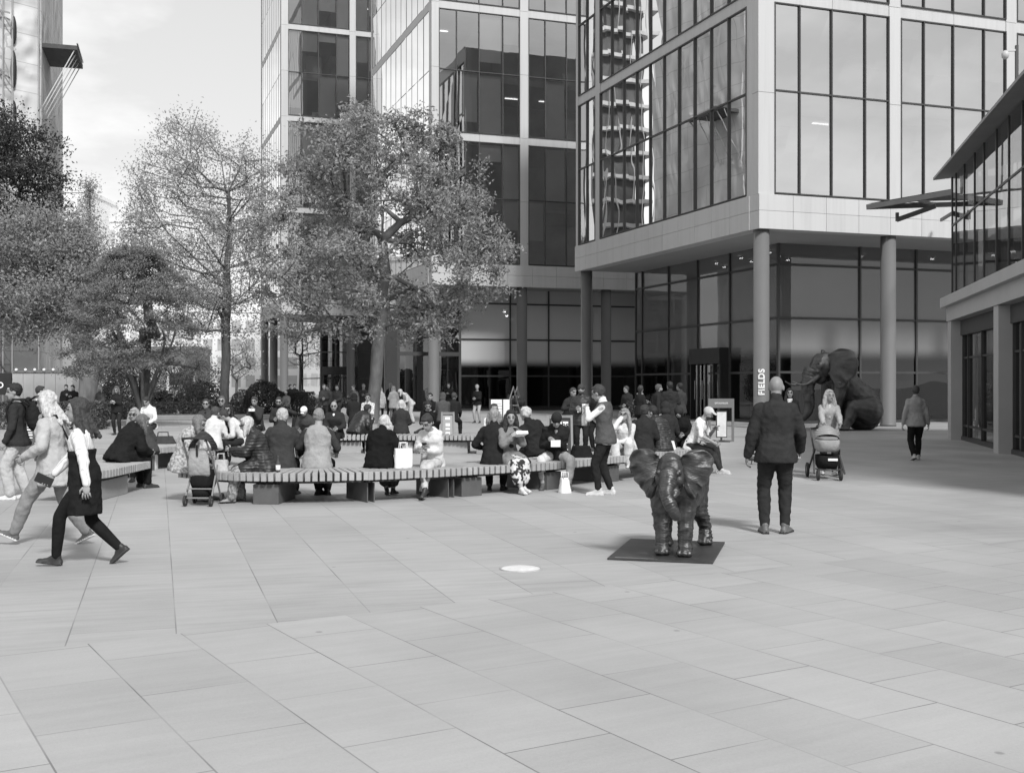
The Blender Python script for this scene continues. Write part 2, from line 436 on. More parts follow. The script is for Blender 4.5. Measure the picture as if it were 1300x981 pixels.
def window(parent, fr, a0, a1, z0, z1, fracs, glass, zmid, blind_p, seed, back=0.28, thin=0.05, frame=M_FRAME, proud=.02):
    """one glazed opening: dark mullions, its panes behind them, fabric blinds inside"""
    r = random.Random(seed)
    W = a1 - a0
    mb = MB(); t_ = thin
    for i, f in enumerate(fracs):
        a = a0 + W * f
        lo, hi = (a, a + t_) if i == 0 else ((a - t_, a) if i == len(fracs) - 1 else (a - t_ / 2, a + t_ / 2))
        fr.box(mb, lo, hi, -0.12, proud + .01, z0, z1)
    for i in range(len(fracs) - 1):
        b0 = a0 + W * fracs[i] + (t_ if i == 0 else t_ / 2); b1 = a0 + W * fracs[i + 1] - (t_ if i == len(fracs) - 2 else t_ / 2)
        for q0, q1 in ((z0, z0 + t_), (zmid - t_ * .6, zmid + t_ * .6), (z1 - t_, z1)):
            fr.box(mb, b0, b1, -0.11, proud, q0, q1)
    wo_ = mb.build('window', frame, parent)
    g = MB()
    P = fr.p
    rows = [(z0, zmid), (zmid, z1)]
    for i in range(len(fracs) - 1):
        b0, b1 = a0 + W * fracs[i], a0 + W * fracs[i + 1]
        for q0, q1 in rows:
            e = [r.uniform(-.006, .006) for _ in range(4)]   # panes never sit quite true
            g.add([P(b0 + .01, -.05 + e[0], q0), P(b1 - .01, -.05 + e[1], q0), P(b1 - .01, -.05 + e[2], q1), P(b0 + .01, -.05 + e[3], q1)], [(0, 1, 2, 3)])
    g.build('pane', glass, wo_)
    bl = MB()
    for q0, q1 in rows:
        for i in range(len(fracs) - 1):
            if r.random() < blind_p:
                b0, b1 = a0 + W * fracs[i] + .05, a0 + W * fracs[i + 1] - .05
                drop = r.choice((1.0, 1.0, 1.0, .8, .6, .45, .3, .18))
                zt = q1 - .12; zb = max(q0 + .06, zt - drop * (zt - q0))
                fr.box(bl, b0, b1, -back - .015, -back, zb, zt)
    if bl.v: bl.build('blind', M_BLIND, wo_)
    return wo_

LEV = [(9.2, 16.7, 13.25), (17.2, 24.7, 21.0), (25.2, 32.7, 29.0), (33.2, 40.7, 37.0)]
def block(root, C, nfront, pitch, corner, ncols_left, left_len, nlev, gl_front, gl_left, bl_f, bl_l, seed, extra_left=None, lframe=M_FRAME):
    """a white framed office block on columns: front along VV, left side along UU"""
    ff = Frame(C, VV, V((VV.y, -VV.x, 0))); fl = Frame(C, UU, -VV)
    pil = 0.56; Lf = corner + nfront * pitch; ztop = LEV[nlev - 1][1] + 0.9
    mb = MB()
    # front: pillars, spandrel, beams (the pillars stand 40 mm proud of the beams)
    for i in range(nfront + 1):
        a = 0 if i == 0 else corner + i * pitch - pil
        [ff.box(mb, a, corner if i == 0 else a + pil, -.45, 0.0, zz + .006, min(zz + 3.97, ztop)) for zz in [9.15 + 3.98 * j for j in range(2 * nlev + 1)] if zz < ztop - .2]
    spans = [(corner + i * pitch + (0 if i == 0 else 0), corner + (i + 1) * pitch - pil) for i in range(nfront)]
    zs = [(LEV[k][1], LEV[k + 1][0] if k + 1 < nlev else ztop) for k in range(nlev)]
    def panels(f, a0, a1, d0, d1, z0, z1, n):
        for j in range(n):
            q0, q1 = a0 + (a1 - a0) * j / n, a0 + (a1 - a0) * (j + 1) / n
            f.box(mb, q0 + (.007 if j else 0), q1 - (.007 if j < n - 1 else 0), d0, d1, z0, z1)
    for (a0, a1) in spans:
        for z0, z1 in zs: panels(ff, a0, a1, -.42, -.04, z0, z1, 2)
    for z0, z1 in ((7.8, 8.50), (8.512, 9.15)):
        panels(ff, 0, Lf, -.60, 0.06, z0, z1, int(Lf / 1.5))
        panels(fl, 0.602, left_len, -.60, 0.06, z0, z1, int(left_len / 1.5))
    # fine panel joints on the spandrel
    # left side
    fl.box(mb, 0.452, corner + .15, -.45, 0.0, 9.15, ztop)
    segs = [(corner + .15, left_len - .35, ncols_left)] if not extra_left else [(corner + .15, extra_left[0], ncols_left), (extra_left[0] + .6, left_len - .35, extra_left[1])]
    for (s0, s1, n) in segs:
        for z0, z1 in zs: fl.box(mb, s0, s1, -.42, -.04, z0, z1)
        fl.box(mb, s1, s1 + (.6 if s1 < left_len - 1 else .35), -.45, 0, 9.15, ztop)
    mb.build('cladding', M_WHITE, root)
    k = seed * 100
    for (a0, a1) in spans:
        for (z0, z1, zm) in LEV[:nlev]:
            k += 1; window(root, ff, a0, a1, z0, z1, FR4, gl_front, zm, bl_f, k)
    for (s0, s1, n) in segs:
        for (z0, z1, zm) in LEV[:nlev]:
            k += 1; window(root, fl, s0, s1, z0, z1, [j / n for j in range(n + 1)], gl_left, zm, bl_l, k, frame=lframe, thin=.05, proud=.02 if lframe is M_FRAME else -.047)
    # rooms: partitions, ceiling lights
    rp = random.Random(seed + 50); pm_ = island_grey('partition_%d' % seed, .08, .6); lt_ = grey('light_tube', .8); lt_.node_tree.nodes['Principled BSDF'].inputs['Emission Color'].default_value = g4(1); lt_.node_tree.nodes['Principled BSDF'].inputs['Emission Strength'].default_value = .9
    npt = [0]
    def piece(f, nm, mat, *q):
        npt[0] += 1
        if npt[0] < 96 or nm != 'partition': k_ = MB(); f.box(k_, *q); k_.build(nm, mat, root)
    for kk in range(2 * nlev):
        z = 8.9 + kk * 3.98
        for _ in range(int(Lf / 3)):
            a = rp.uniform(.8, Lf - 1.5); d = rp.uniform(1.2, 4.8); h_ = rp.choice((.9, 1.3, 2.4, 3.6))
            piece(ff, 'partition', pm_, a, a + rp.choice((.12, .5, 1.4, 2.4)), -d - .12, -d, z + .01, z + h_)
        for s_ in [q * 2.1 + 1.5 for q in range(int(left_len / 2.1) - 1)]:
            if rp.random() < .6: d = rp.uniform(1.2, 4.5); piece(fl, 'partition', pm_, s_, s_ + rp.choice((.12, .8, 1.6)), -d - .12, -d, z + .01, z + rp.choice((.9, 1.6, 3.6)))
        for a in [q * 2.4 + 1.2 for q in range(int(Lf / 2.4))]:
            for d in (1.6, 3.6):
                if rp.random() < (.14 if seed > 1 else .02): piece(ff, 'ceiling_light', lt_, a, a + .9, -d - .12, -d, z + 3.60, z + 3.64)
    # floors, core and soffit
    sl = MB(); NFl = ff
    for kk in range(2 * nlev + 1):
        z = 8.9 + kk * 3.98
        ff.box(sl, .5, Lf - .3, -left_len + .5, -.5, z - .3, z)
    sl.build('floor_slab', M_SLAB, root)
    c = MB(); ff.box(c, 5.5, Lf - .4, -left_len + 4.0, -6.0, 8.9, ztop - .6); c.build('core', M_INNER, root)
    s = MB(); ff.box(s, .0, Lf, -left_len, -.601, 7.86, 8.1); s.build('soffit', M_SOFFIT, root)
    rf = MB(); ff.box(rf, .3, Lf - .2, -left_len + .2, -.46, ztop - .5, ztop - .1); rf.build('roof', M_SLAB, root)
    # blind back walls so that no light leaks through from behind
    bk = MB(); ff.box(bk, Lf - .25, Lf - .05, -left_len, -.46, 0.05, ztop); ff.box(bk, 0.4, Lf - .26, -left_len - .01, -left_len + .2, 9.16, ztop); bk.build('rear_wall', M_INNER, root)
    return ff, fl

def column(root, p, r=0.31, z1=7.86, mat=None):
    mb = MB(); mb.lathe((p.x, p.y, 0), [(0, .0), (r + .015, .0), (r + .015, .12), (r, .125), (r, z1), (0, z1)], 28)
    return mb.build('column', mat or M_COLUMN, root)

def lobby(root, pts, zt=7.86, rails=(2.25, 4.62, 6.95), mull=0.09, glass=None, plinth=.12):
    """glazed ground floor following pts; returns nothing"""
    fr_ = MB(); g = MB()
    for i in range(len(pts) - 1):
        p, q = pts[i], pts[i + 1]
        d = (q - p).normalized(); n_ = V((d.y, -d.x, 0)); f = Frame(p, d, n_); L = (q - p).length
        f.box(fr_, -mull / 2, mull / 2, -.1, .06, 0, zt)
        for z in rails: f.box(fr_, mull / 2, L - mull / 2, -.08, .04, z - .05, z + .05)
        f.box(fr_, mull / 2, L - mull / 2, -.08, .03, 0, plinth)
        g.add([f.p(0, -.02, plinth), f.p(L, -.02, plinth), f.p(L, -.02, zt), f.p(0, -.02, zt)], [(0, 1, 2, 3)])
    o = fr_.build('lobby_glazing', M_FRAME, root); g.build('pane', glass or G_LOBBY, o)
    return o

def revolving_door(root, f, a, w_, z1):
    """dark drum with wings, standing in the glazing"""
    mb = MB(); P = f.p
    f.box(mb, a, a + w_, -1.2, .55, z1 - .75, z1)
    for q in (0, w_ * .25, w_ * .5, w_ * .75, w_ - .1): f.box(mb, a + q, a + q + .1, .40, .5, 0, z1 - .75)
    for q in (0, w_ - .1): f.box(mb, a + q, a + q + .1, -1.1, .39, 0, z1 - .75)
    o = mb.build('revolving_door', M_BLACK, root)
    c = P(a + w_ / 2, -.3, 0)
    for k in range(3):
        g = MB(); an = R(25 + 120 * k)
        g.add([c, c + V((math.cos(an), math.sin(an), 0)) * (w_ * .42), c + V((math.cos(an), math.sin(an), 0)) * (w_ * .42) + V((0, 0, z1 - .8)), c + V((0, 0, z1 - .8))], [(0, 1, 2, 3)])
        g.build('door_wing', G_SHOP, o)
    h = MB()
    for q in (.2, .45, .7): h.bar(P(a + w_ * q, .56, 1.0), P(a + w_ * q, .56, 1.9), .03)
    h.build('handle', M_METAL, o)
    return o

# --- right-hand block
RB = empty('office_building', (0, 0, 0), 0, 'white framed glass office block on columns behind the man in the dark jacket', 'building')
C1 = V((9.6, 44.5, 0))
f1, l1 = block(RB, C1, 4, 5.97, 0.72, 10, 18.4, 2, G_SKY, G_RIGHT, .72, .15, 1, (15.2, 2))
tp = column(RB, f1.p(.38, -.40, 0)); 
for a in (6.38, 12.35, 18.3, 24.2): column(RB, f1.p(a, -.40, 0))
column(RB, l1.p(17.9, -.42, 0)); column(RB, l1.p(12.4, -3.9, 0), .27, mat=grey('dark_column', .06, .5, .1, 2))
lp = [f1.p(3.6, -18.4, 0)] + [f1.p(3.6, -s, 0) for s in (17.6, 14.5, 11.4, 8.3)] + [f1.p(3.6, -4.2, 0)] + [f1.p(a, -4.2, 0) for a in (7.8, 10.85, 15.0, 19.2, 24.4)]
lobby(RB, lp)
fd = Frame(f1.p(3.6, -11.4, 0), -UU, -VV)
revolving_door(RB, fd, .1, 2.95, 3.45)
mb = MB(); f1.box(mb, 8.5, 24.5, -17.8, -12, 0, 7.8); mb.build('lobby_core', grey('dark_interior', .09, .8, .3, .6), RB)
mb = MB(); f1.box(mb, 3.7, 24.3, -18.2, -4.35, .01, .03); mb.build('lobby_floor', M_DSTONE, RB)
# downlights, desk and screens inside the lobby
spot = grey('downlight', .8); spot.node_tree.nodes['Principled BSDF'].inputs['Emission Color'].default_value = g4(1); spot.node_tree.nodes['Principled BSDF'].inputs['Emission Strength'].default_value = 14
for a, s in ((4.6, 6.5), (4.6, 9.0), (4.7, 11.5), (5.9, 7.8), (5.9, 10.2), (6.0, 13.0), (7.2, 9.0), (7.4, 12.0), (9.5, 6.4), (11.5, 6.6), (13.4, 6.2)):
    mb = MB(); p = f1.p(a, -s, 7.7); mb.tube([p, p + V((0, 0, .06))], .09, 10); mb.build('downlight', spot, RB)
for a, s, w_, h_, v_ in ((5.2, 9.2, 1.8, 1.1, .3), (6.6, 12.6, .5, 2.1, .5), (5.0, 14.8, 1.2, .8, .4), (10.4, 7.4, 1.6, .8, .35), (13.2, 8.2, .8, 1.9, .45), (7.0, 7.2, .5, 1.6, .25)):
    mb = MB(); f1.box(mb, a, a + w_, -s - .5, -s, .035, h_); mb.build('lobby_furniture', grey('lobby_furniture_%d' % int(v_ * 100), v_), RB)
# pale blinds hang inside the front lobby bays
mb = MB()
for a0, a1 in ((3.75, 7.7), (7.9, 10.7)): f1.box(mb, a0, a1, -4.62, -4.60, 2.9, 6.85)
mb.build('lobby_blind', grey('lobby_blind', .17, .9, .05, 1), RB)
# letters up the corner column, read from below
fc = D.curves.new('t', 'FONT'); fc.body = 'FIELDS'; fc.size = .33; fc.extrude = .012; fc.offset = .012; fc.space_character = 1.08
to = D.objects.new('t', fc); COL.objects.link(to)
bpy.context.view_layer.update()
me = D.meshes.new_from_object(to.evaluated_get(bpy.context.evaluated_depsgraph_get())); D.objects.remove(to)
cc = f1.p(.38, -.40, 0)
r_ = .322
bm_ = bmesh.new(); bm_.from_mesh(me)
for _ in range(3): bmesh.ops.subdivide_edges(bm_, edges=[e for e in bm_.edges if e.calc_length() > .05], cuts=1, use_grid_fill=False)
bm_.to_mesh(me); bm_.free()
for v_ in me.vertices:           # wrap the lettering round the shaft
    x_, y_, z_ = v_.co
    an = math.atan2(-cc.y, -cc.x) + 0.0 + (-(y_ - .115)) / r_
    v_.co = (cc.x + (r_ + z_) * math.cos(an), cc.y + (r_ + z_) * math.sin(an), 1.30 + x_)
me.materials.append(M_PAPER); me.name = 'lettering'
o = D.objects.new('lettering', me); link(o, tp)

# --- middle block
MBD = empty('office_building', (0, 0, 0), 0, 'middle glass office block with dark windows directly behind the big leafy tree', 'building')
C2 = V((-4.9, 69.6, 0))
f2, l2 = block(MBD, C2, 3, 5.83, 0.46, 11, 17.0, 4, G_LIGHT, G_SKY, .62, .75, 2, lframe=M_FRAME2)
for a in (.25, 6.0, 11.8): column(MBD, f2.p(a, -.40, 0), .33)
column(MBD, f2.p(.3, -6.5, 0), .33); column(MBD, f2.p(.3, -12.5, 0), .33)
lobby(MBD, [f2.p(-.5, -9, 0), f2.p(2.6, -9, 0), f2.p(2.6, -3.2, 0), f2.p(6.2, -3.2, 0), f2.p(8.9, -3.2, 0), f2.p(12.0, -3.2, 0), f2.p(17.5, -3.2, 0)], glass=G_LOBBY2)
fd = Frame(f2.p(-1.6, -2.2, 0), VV, V((VV.y, -VV.x, 0)))
mb = MB()
for a in (0, 2.05, 4.0): fd.box(mb, a, a + .16, -3, .0, 0, 6.4)
for a0, a1 in ((.161, 2.05), (2.211, 4.0)):
    fd.box(mb, a0, a1, -3, -.05, 6.2, 6.39); fd.box(mb, a0, a1, -.12, -.02, 4.6, 4.7); fd.box(mb, a0, a1, -.14, -.02, 3.5, 3.75)
ob = mb.build('entrance_box', M_FRAME, MBD)
g = MB()
for a0, a1 in ((.16, 2.05), (2.21, 4.0)): g.add([fd.p(a0, -.07, .05), fd.p(a1, -.07, .05), fd.p(a1, -.07, 6.2), fd.p(a0, -.07, 6.2)], [(0, 1, 2, 3)])
g.build('pane', glass_mat('door_glass', .5, .12), ob)
revolving_door(MBD, Frame(fd.p(2.3, -.8, 0), VV, fd.n), 0, 1.9, 3.4)
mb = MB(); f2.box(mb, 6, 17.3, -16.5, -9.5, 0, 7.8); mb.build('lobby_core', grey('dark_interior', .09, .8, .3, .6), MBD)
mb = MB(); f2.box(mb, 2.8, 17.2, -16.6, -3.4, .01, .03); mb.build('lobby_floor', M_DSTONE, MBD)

# --- left-hand block, farther off, with an open undercroft
LB = empty('office_building', (0, 0, 0), 0, 'farthest white framed office block with an open undercroft on columns', 'building')
C3 = V((-20.1, 99.5, 0))
f3, l3 = block(LB, C3, 3, 5.97, 0.6, 9, 14.0, 4, glass_mat('far_window_glass', .85, .30), G_SKY, .92, .8, 3, lframe=M_FRAME2)
for a, s in ((.3, .4), (6.2, .4), (12.2, .4), (18.0, .4), (.3, 7.0), (6.2, 7.5), (.3, 13.4), (6.2, 13.4)): column(LB, f3.p(a, -s, 0), .36)
lobby(LB, [f3.p(4.0, -13.6, 0), f3.p(4.0, -3.2, 0), f3.p(7.4, -3.2, 0), f3.p(12, -3.2, 0), f3.p(18.0, -3.2, 0)], glass=glass_mat('far_lobby_glass', .6, .3))
revolving_door(LB, Frame(f3.p(4.1, -3.2, 0), VV, f3.n), 0, 3.2, 3.3)
mb = MB(); f3.box(mb, 8, 18.2, -13.5, -6, 0, 7.8); mb.build('lobby_core', M_INNER, LB)

# --- low pavilion on the right with a sloping eave
PV = empty('pavilion', (0, 0, 0), 0, 'low shop pavilion with sloping eave and dark glass at the edge of the plaza', 'building')
PA = R(12.3)
O4 = V((13.85, 36.3, 0)); d4 = V((-math.sin(PA), -math.cos(PA), 0)); n4 = V((-math.cos(PA), math.sin(PA), 0))
f4 = Frame(O4, d4, n4)            # runs from the far corner towards the camera
LP = 22.0
mb = MB()
f4.box(mb, -.1, LP, -.8, .22, 4.16, 4.46)        # ledge
f4.box(mb, .0, LP, -.75, .04, 3.72, 4.158)        # fascia
mb.build('fascia', grey('pale_band', .40, .6, .08, 1), PV)
for a in (0, 7.3, 14.6, 21.4):
    q = MB(); f4.box(q, a, a + .62, -.62, .0, 0, 3.715); q.build('pillar', grey('pale_pillar', .40, .6, .08, 1), PV)
for a in (.62, 7.92, 15.22):
    q = MB(); a1 = a + 6.68 if a < 15 else 21.4
    f4.box(q, a, a1, -.5, -.28, 3.25, 3.71); f4.box(q, a, a1, -.5, -.3, .0, .12)
    for k in (0, .9, 3.1, 4.9, a1 - a - .07): f4.box(q, a + k, a + k + .07, -.48, -.33, .12, 3.25)
    for z in (2.55, .45): f4.box(q, a + .07, a1 - .07, -.45, -.36, z - .03, z + .03)
    o = q.build('shop_window', M_FRAME, PV)
    g = MB(); g.add([f4.p(a, -.40, .12), f4.p(a1, -.40, .12), f4.p(a1, -.40, 3.3), f4.p(a, -.40, 3.3)], [(0, 1, 2, 3)]); g.build('pane', G_SHOP, o)
    bl = MB(); f4.box(bl, a + .1, a + .85, -.75, -.73, .3, 3.2); bl.build('blind', M_BLIND, o)
    it = MB()
    for z, w2 in ((1.15, .5), (1.35, .35), (1.5, .5), (1.7, .45)): f4.box(it, a + 3.4, a + 3.4 + w2, -.43, -.425, z, z + .07)
    it.build('window_lettering', M_PAPER, o)
# upper glass storey
q = MB()
ztop = lambda a: 8.55
ms = (0, .75, 2.2, 3.9, 5.3, 7.0, 8.5, 10, 11.7, 13.4, 15.2, 17, 18.8, 20.6, 21.9)
for k in ms: f4.box(q, k, k + .06, -.22, -.105, 4.46, 8.3)
for z in (6.75,): f4.box(q, .06, LP - .1, -.19, -.11, z - .03, z + .03)
q.build('upper_glazing', M_FRAME, PV)
g = MB(); g.add([f4.p(0, -.13, 4.47), f4.p(LP, -.13, 4.47), f4.p(LP, -.13, 8.3), f4.p(0, -.13, 8.3)], [(0, 1, 2, 3)])
fe = Frame(O4, -n4, -d4); g.add([fe.p(.8, -.02, 0.1), fe.p(9, -.02, .1), fe.p(9, -.02, 8.3), fe.p(.8, -.02, 8.3)], [(0, 1, 2, 3)])
g.build('upper_pane', glass_mat('pavilion_glass', .45, .40), PV)
q = MB()                           # eave: a wedge with a thin lip
prof = [(.38, 8.30), (.38, 8.38), (-.30, 8.80), (-5.0, 9.7), (-5.0, 9.4), (-.28, 8.36)]
q.loft([[f4.p(a, d, z) for d, z in prof] for a in (-.45, LP)]); 
for i in range(len(q.sm)): q.sm[i] = False
q.build('eave', grey('zinc', .24, .5, .12, 2), PV)
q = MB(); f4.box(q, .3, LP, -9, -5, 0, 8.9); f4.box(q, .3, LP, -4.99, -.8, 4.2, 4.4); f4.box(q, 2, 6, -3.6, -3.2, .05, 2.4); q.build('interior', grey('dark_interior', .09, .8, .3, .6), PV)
# steel and glass canopy tucked behind the pavilion's far end
cn = empty('glass_canopy', (0, 0, 0), 0, 'small pointed steel and glass canopy between the pavilion and the office block', 'canopy')
mb = MB()
tipA = at(1101, 40.5, py=263); rt = at(1228, 38, py=241); bk = at(1228, 42.5, py=259)
mb.bar(tipA, rt, .10, .17); mb.bar(tipA, bk, .10, .17); mb.bar((tipA + rt) / 2, (tipA + bk) / 2 + V((.6, 0, 0)), .08, .12)
mb.bar(at(1139, 40.6, py=279), at(1187, 40.8, py=262), .08, .17); mb.bar(at(1139, 40.6, py=281), at(1139, 40.6, py=270), .1)
mb.bar(bk, bk + V((.6, 4.2, 0)), .08, .12)
mb.build('beam', grey('canopy_steel', .11, .5, .12, 2), cn)
g = MB(); g.add([tipA + V((0, 0, .12)), rt + V((0, 0, .12)), bk + V((0, 0, .12))], [(0, 1, 2)]); g.build('canopy_pane', G_SHOP, cn)
# camera on a stalk on the eave
cv = empty('security_camera', (0, 0, 0), 0, 'white dome security camera on a short pole above the pavilion eave', 'security camera')
pc = at(1283, 30.0, py=70)
mb = MB(); mb.bar(pc + V((.16, 0, -.9)), pc + V((.16, 0, .25)), .07); mb.build('pole', M_FRAME, cv)
mb = MB(); mb.bar(pc + V((.13, 0, .12)), pc + V((-.1, 0, .12)), .05); mb.ell(pc + V((-.14, 0, 0)), .10, .10, .12); mb.build('dome', M_WHITE, cv)

# --- scaffolded tower on the left, wrapped in sheeting
TW = empty('scaffolded_tower', (0, 0, 0), 0, 'tall tower wrapped in pale wrinkled sheeting with a projecting loading platform', 'tower')
c0 = at(48, 80); b0 = at(-150, 72); d0 = at(76, 95)
d1 = (d0 - c0).normalized(); e1_ = (c0 - b0).normalized()
def sheet_mat():
    m = D.materials.new('sheeting'); t = NT(m)
    out = t.n('ShaderNodeOutputMaterial'); b = t.n('ShaderNodeBsdfPrincipled', Roughness=0.9); b.inputs['Specular IOR Level'].default_value = .15; t.l(b.outputs[0], out.inputs[0])
    tc = t.n('ShaderNodeTexCoord')
    mp = t.n('ShaderNodeMapping'); mp.inputs['Scale'].default_value = (.9, .9, .5); mp.inputs['Rotation'].default_value = (.3, .2, .1); t.l(tc.outputs['Object'], mp.inputs[0])
    nz = t.n('ShaderNodeTexNoise', noise_type='RIDGED_MULTIFRACTAL', Scale=.75, Detail=7.0, Roughness=.5); t.l(mp.outputs[0], nz.inputs['Vector'])
    n2 = t.n('ShaderNodeTexNoise', Scale=.3, Detail=3.0); t.l(tc.outputs['Object'], n2.inputs['Vector'])
    br = t.n('ShaderNodeTexBrick', offset=0.0); br.inputs['Scale'].default_value = 1.0; br.inputs['Brick Width'].default_value = 2.4; br.inputs['Row Height'].default_value = 2.0; br.inputs['Mortar Size'].default_value = .03
    br.inputs['Color1'].default_value = g4(1); br.inputs['Color2'].default_value = g4(.93); br.inputs['Mortar'].default_value = g4(.68)
    sx = t.n('ShaderNodeSeparateXYZ'); t.l(tc.outputs['Object'], sx.inputs[0]); cx = t.n('ShaderNodeCombineXYZ')
    a = t.n('ShaderNodeMath', operation='SUBTRACT'); t.l(sx.outputs[0], a.inputs[0]); t.l(sx.outputs[1], a.inputs[1]); t.l(a.outputs[0], cx.inputs[0]); t.l(sx.outputs[2], cx.inputs[1]); t.l(cx.outputs[0], br.inputs['Vector'])
    mu = t.n('ShaderNodeMath', operation='MULTIPLY'); t.l(br.outputs['Color'], mu.inputs[0]); t.l(t.ramp(n2.outputs[0], [(.3, .50), (.7, .66)]), mu.inputs[1]); t.l(mu.outputs[0], b.inputs['Base Color'])
    bp = t.n('ShaderNodeBump', Strength=.8, Distance=.35); t.l(nz.outputs[0], bp.inputs['Height']); t.l(bp.outputs[0], b.inputs['Normal'])
    return m
sheet = sheet_mat()
mb = MB(); poly = [b0, c0, d0, d0 + V((-30, 4, 0)), b0 + V((-8, 20, 0))]
mb.prism([(p.x, p.y) for p in [q + V((0, .6, 0)) for q in poly]], 0, 58); mb.build('core', sheet, TW)
def sheet_wall(p0, p1, nx, nz):
    q = MB(); n_ = V(((p1 - p0).y, -(p1 - p0).x, 0)).normalized(); vv = []
    for j in range(nz + 1):
        for i in range(nx + 1):
            p = p0.lerp(p1, i / nx); z = 58 * j / nz; c = V((i / nx * (p1 - p0).length, 0, z))
            tied = abs(math.sin(math.pi * z / 2.0)) ** .5          # held to the scaffold every lift
            d = (.5 - abs(noise.noise(V((c.x * .55 + z * .25, 3, z * .5)))) * 1.6) * .34 * tied + noise.noise(V((c.x * 1.7 - z * .7, 9, z * 1.3))) * .13 * tied
            edge = min(1, i / 2, (nx - i) / 2)
            vv.append(p + n_ * d * edge + V((0, 0, z)))
    q.smooth = True; q.add(vv, [(j * (nx + 1) + i, j * (nx + 1) + i + 1, (j + 1) * (nx + 1) + i + 1, (j + 1) * (nx + 1) + i) for j in range(nz) for i in range(nx)])
    return q.build('sheeting', sheet, TW)
sheet_wall(b0, c0, 40, 232); sheet_wall(c0, d0, 50, 232)
ff4 = Frame(b0, e1_, V((e1_.y, -e1_.x, 0))); Lq = (c0 - b0).length
for a in (Lq - .15, Lq - 2.05, Lq - 2.7, Lq - 6, Lq - 9):
    q = MB(); q.bar(ff4.p(a, .42, 0), ff4.p(a, .42, 58), .09); q.build('scaffold_pole', M_METAL, TW)
for k in range(14): q = MB(); q.bar(ff4.p(Lq - 2.1, .45, 4.0 * k + 2), ff4.p(Lq - 5.5, .45, 4.0 * k + 6.2), .07); q.build('scaffold_brace', M_METAL, TW)
for z in range(3, 58, 4): q = MB(); ff4.box(q, 1, Lq - 2.2, .38, .41, z, z + .12); q.build('lift_board', grey('weathered_board', .3, .8, .2, 3), TW)
for z, s in ((20.3, .9), (23.3, 1.3), (26.0, 1.0), (17.5, .7)): q = MB(); q.ell(ff4.p(Lq - 1.85, .2, z), .20, .2, s); q.build('torn_gap', M_BLACK, TW)
fs = Frame(c0, d1, V((d1.y, -d1.x, 0)))
zp = 25.6
q = MB(); fs.box(q, 1.0, 6.2, .02, 2.5, zp, zp + .3)
pl = q.build('loading_platform', grey('platform_mesh', .06, .7, .3, 3), TW)
for a in (1.2, 2.2, 3.4, 4.6, 5.9): q = MB(); q.bar(fs.p(a, 2.3, zp), fs.p(a, .05, zp - 4.4), .06); q.build('strut', M_METAL, pl)
q = MB(); q.bar(fs.p(1.0, 2.5, zp + .5), fs.p(6.2, 2.5, zp + .5), .1); q.build('guard_rail', M_METAL, pl)
# a second tower being built farther left, met only as a mirror image in the glass
T2 = empty('unfinished_tower', (-66, 131, 0), R(20), 'unfinished concrete tower with open floors and scaffolding beyond the plaza', 'tower')
for k in range(17): q = MB(); q.box(-4, 4, -4, 4, 3.3 * k, 3.3 * k + .5); q.build('floor_slab', grey('raw_concrete', .45, .8, .2, 1), T2)
q = MB(); q.box(-3, 3, -3, 3, 0, 56)
q.build('core', grey('dark_interior', .09, .8, .3, .6), T2)
for x in (-4.2, -2, 0, 2, 4.2):
    for x2, y2 in ((x, -4.4), (x, 4.4), (4.4, x)): q = MB(); q.bar((x2, y2, 0), (x2, y2, 57), .12); q.build('scaffold_pole', M_METAL, T2)

# --- plain far buildings closing the view
def far_block(px0, px1, Y, top, val, label, rows, cols, depth=14, win=.25):
    a, b = at(px0, Y), at(px1, Y)
    r = empty('far_building', (a.x, Y, 0), 0, label, 'building')
    W = b.x - a.x; H = H_CAM + (Y_HOR - top) * Y / F_PX
    q = MB(); q.box(0, W, 0, depth, 0, H); q.box(-.15, W + .15, -.15, depth, H - .5, H + .02); q.build('wall', grey('far_wall_%d' % int(val * 100), val, .8, .06, .4), r)
    w_, h_ = W / cols * .32, (H - 2) / rows * .32; o0 = None
    for i in range(rows):
        for j in range(cols):
            if o0 is None:
                q = MB(); q.box(-w_, w_, -.03, .05, -h_, h_); o0 = o_ = q.build('window', grey('far_window_%d' % int(win * 100), win, .3, .2, .3), r)
            else: o_ = copy_tree(o0, r)
            o_.location = (W * (j + .5) / cols, 0, 1 + (H - 2) * (i + .45) / rows)
    return r
far_block(60, 108, 165, 240, .75, 'pale far block with a flat roof seen through the trees beside the wrapped tower', 9, 4, win=.5)
far_block(106, 262, 175, 278, .68, 'grey far block behind the trunk of the tall sparse tree', 8, 11, win=.48)
far_block(255, 470, 150, 392, .86, 'bright white low terrace seen through the open undercroft', 4, 12, win=.5)
far_block(-120, 62, 150, 300, .45, 'far block behind the wrapped tower on the plaza edge', 7, 10)
far_block(100, 235, 120, 440, .16, 'dark low building with horizontal boarding beyond the hedges', 1, 5, 10, .5)
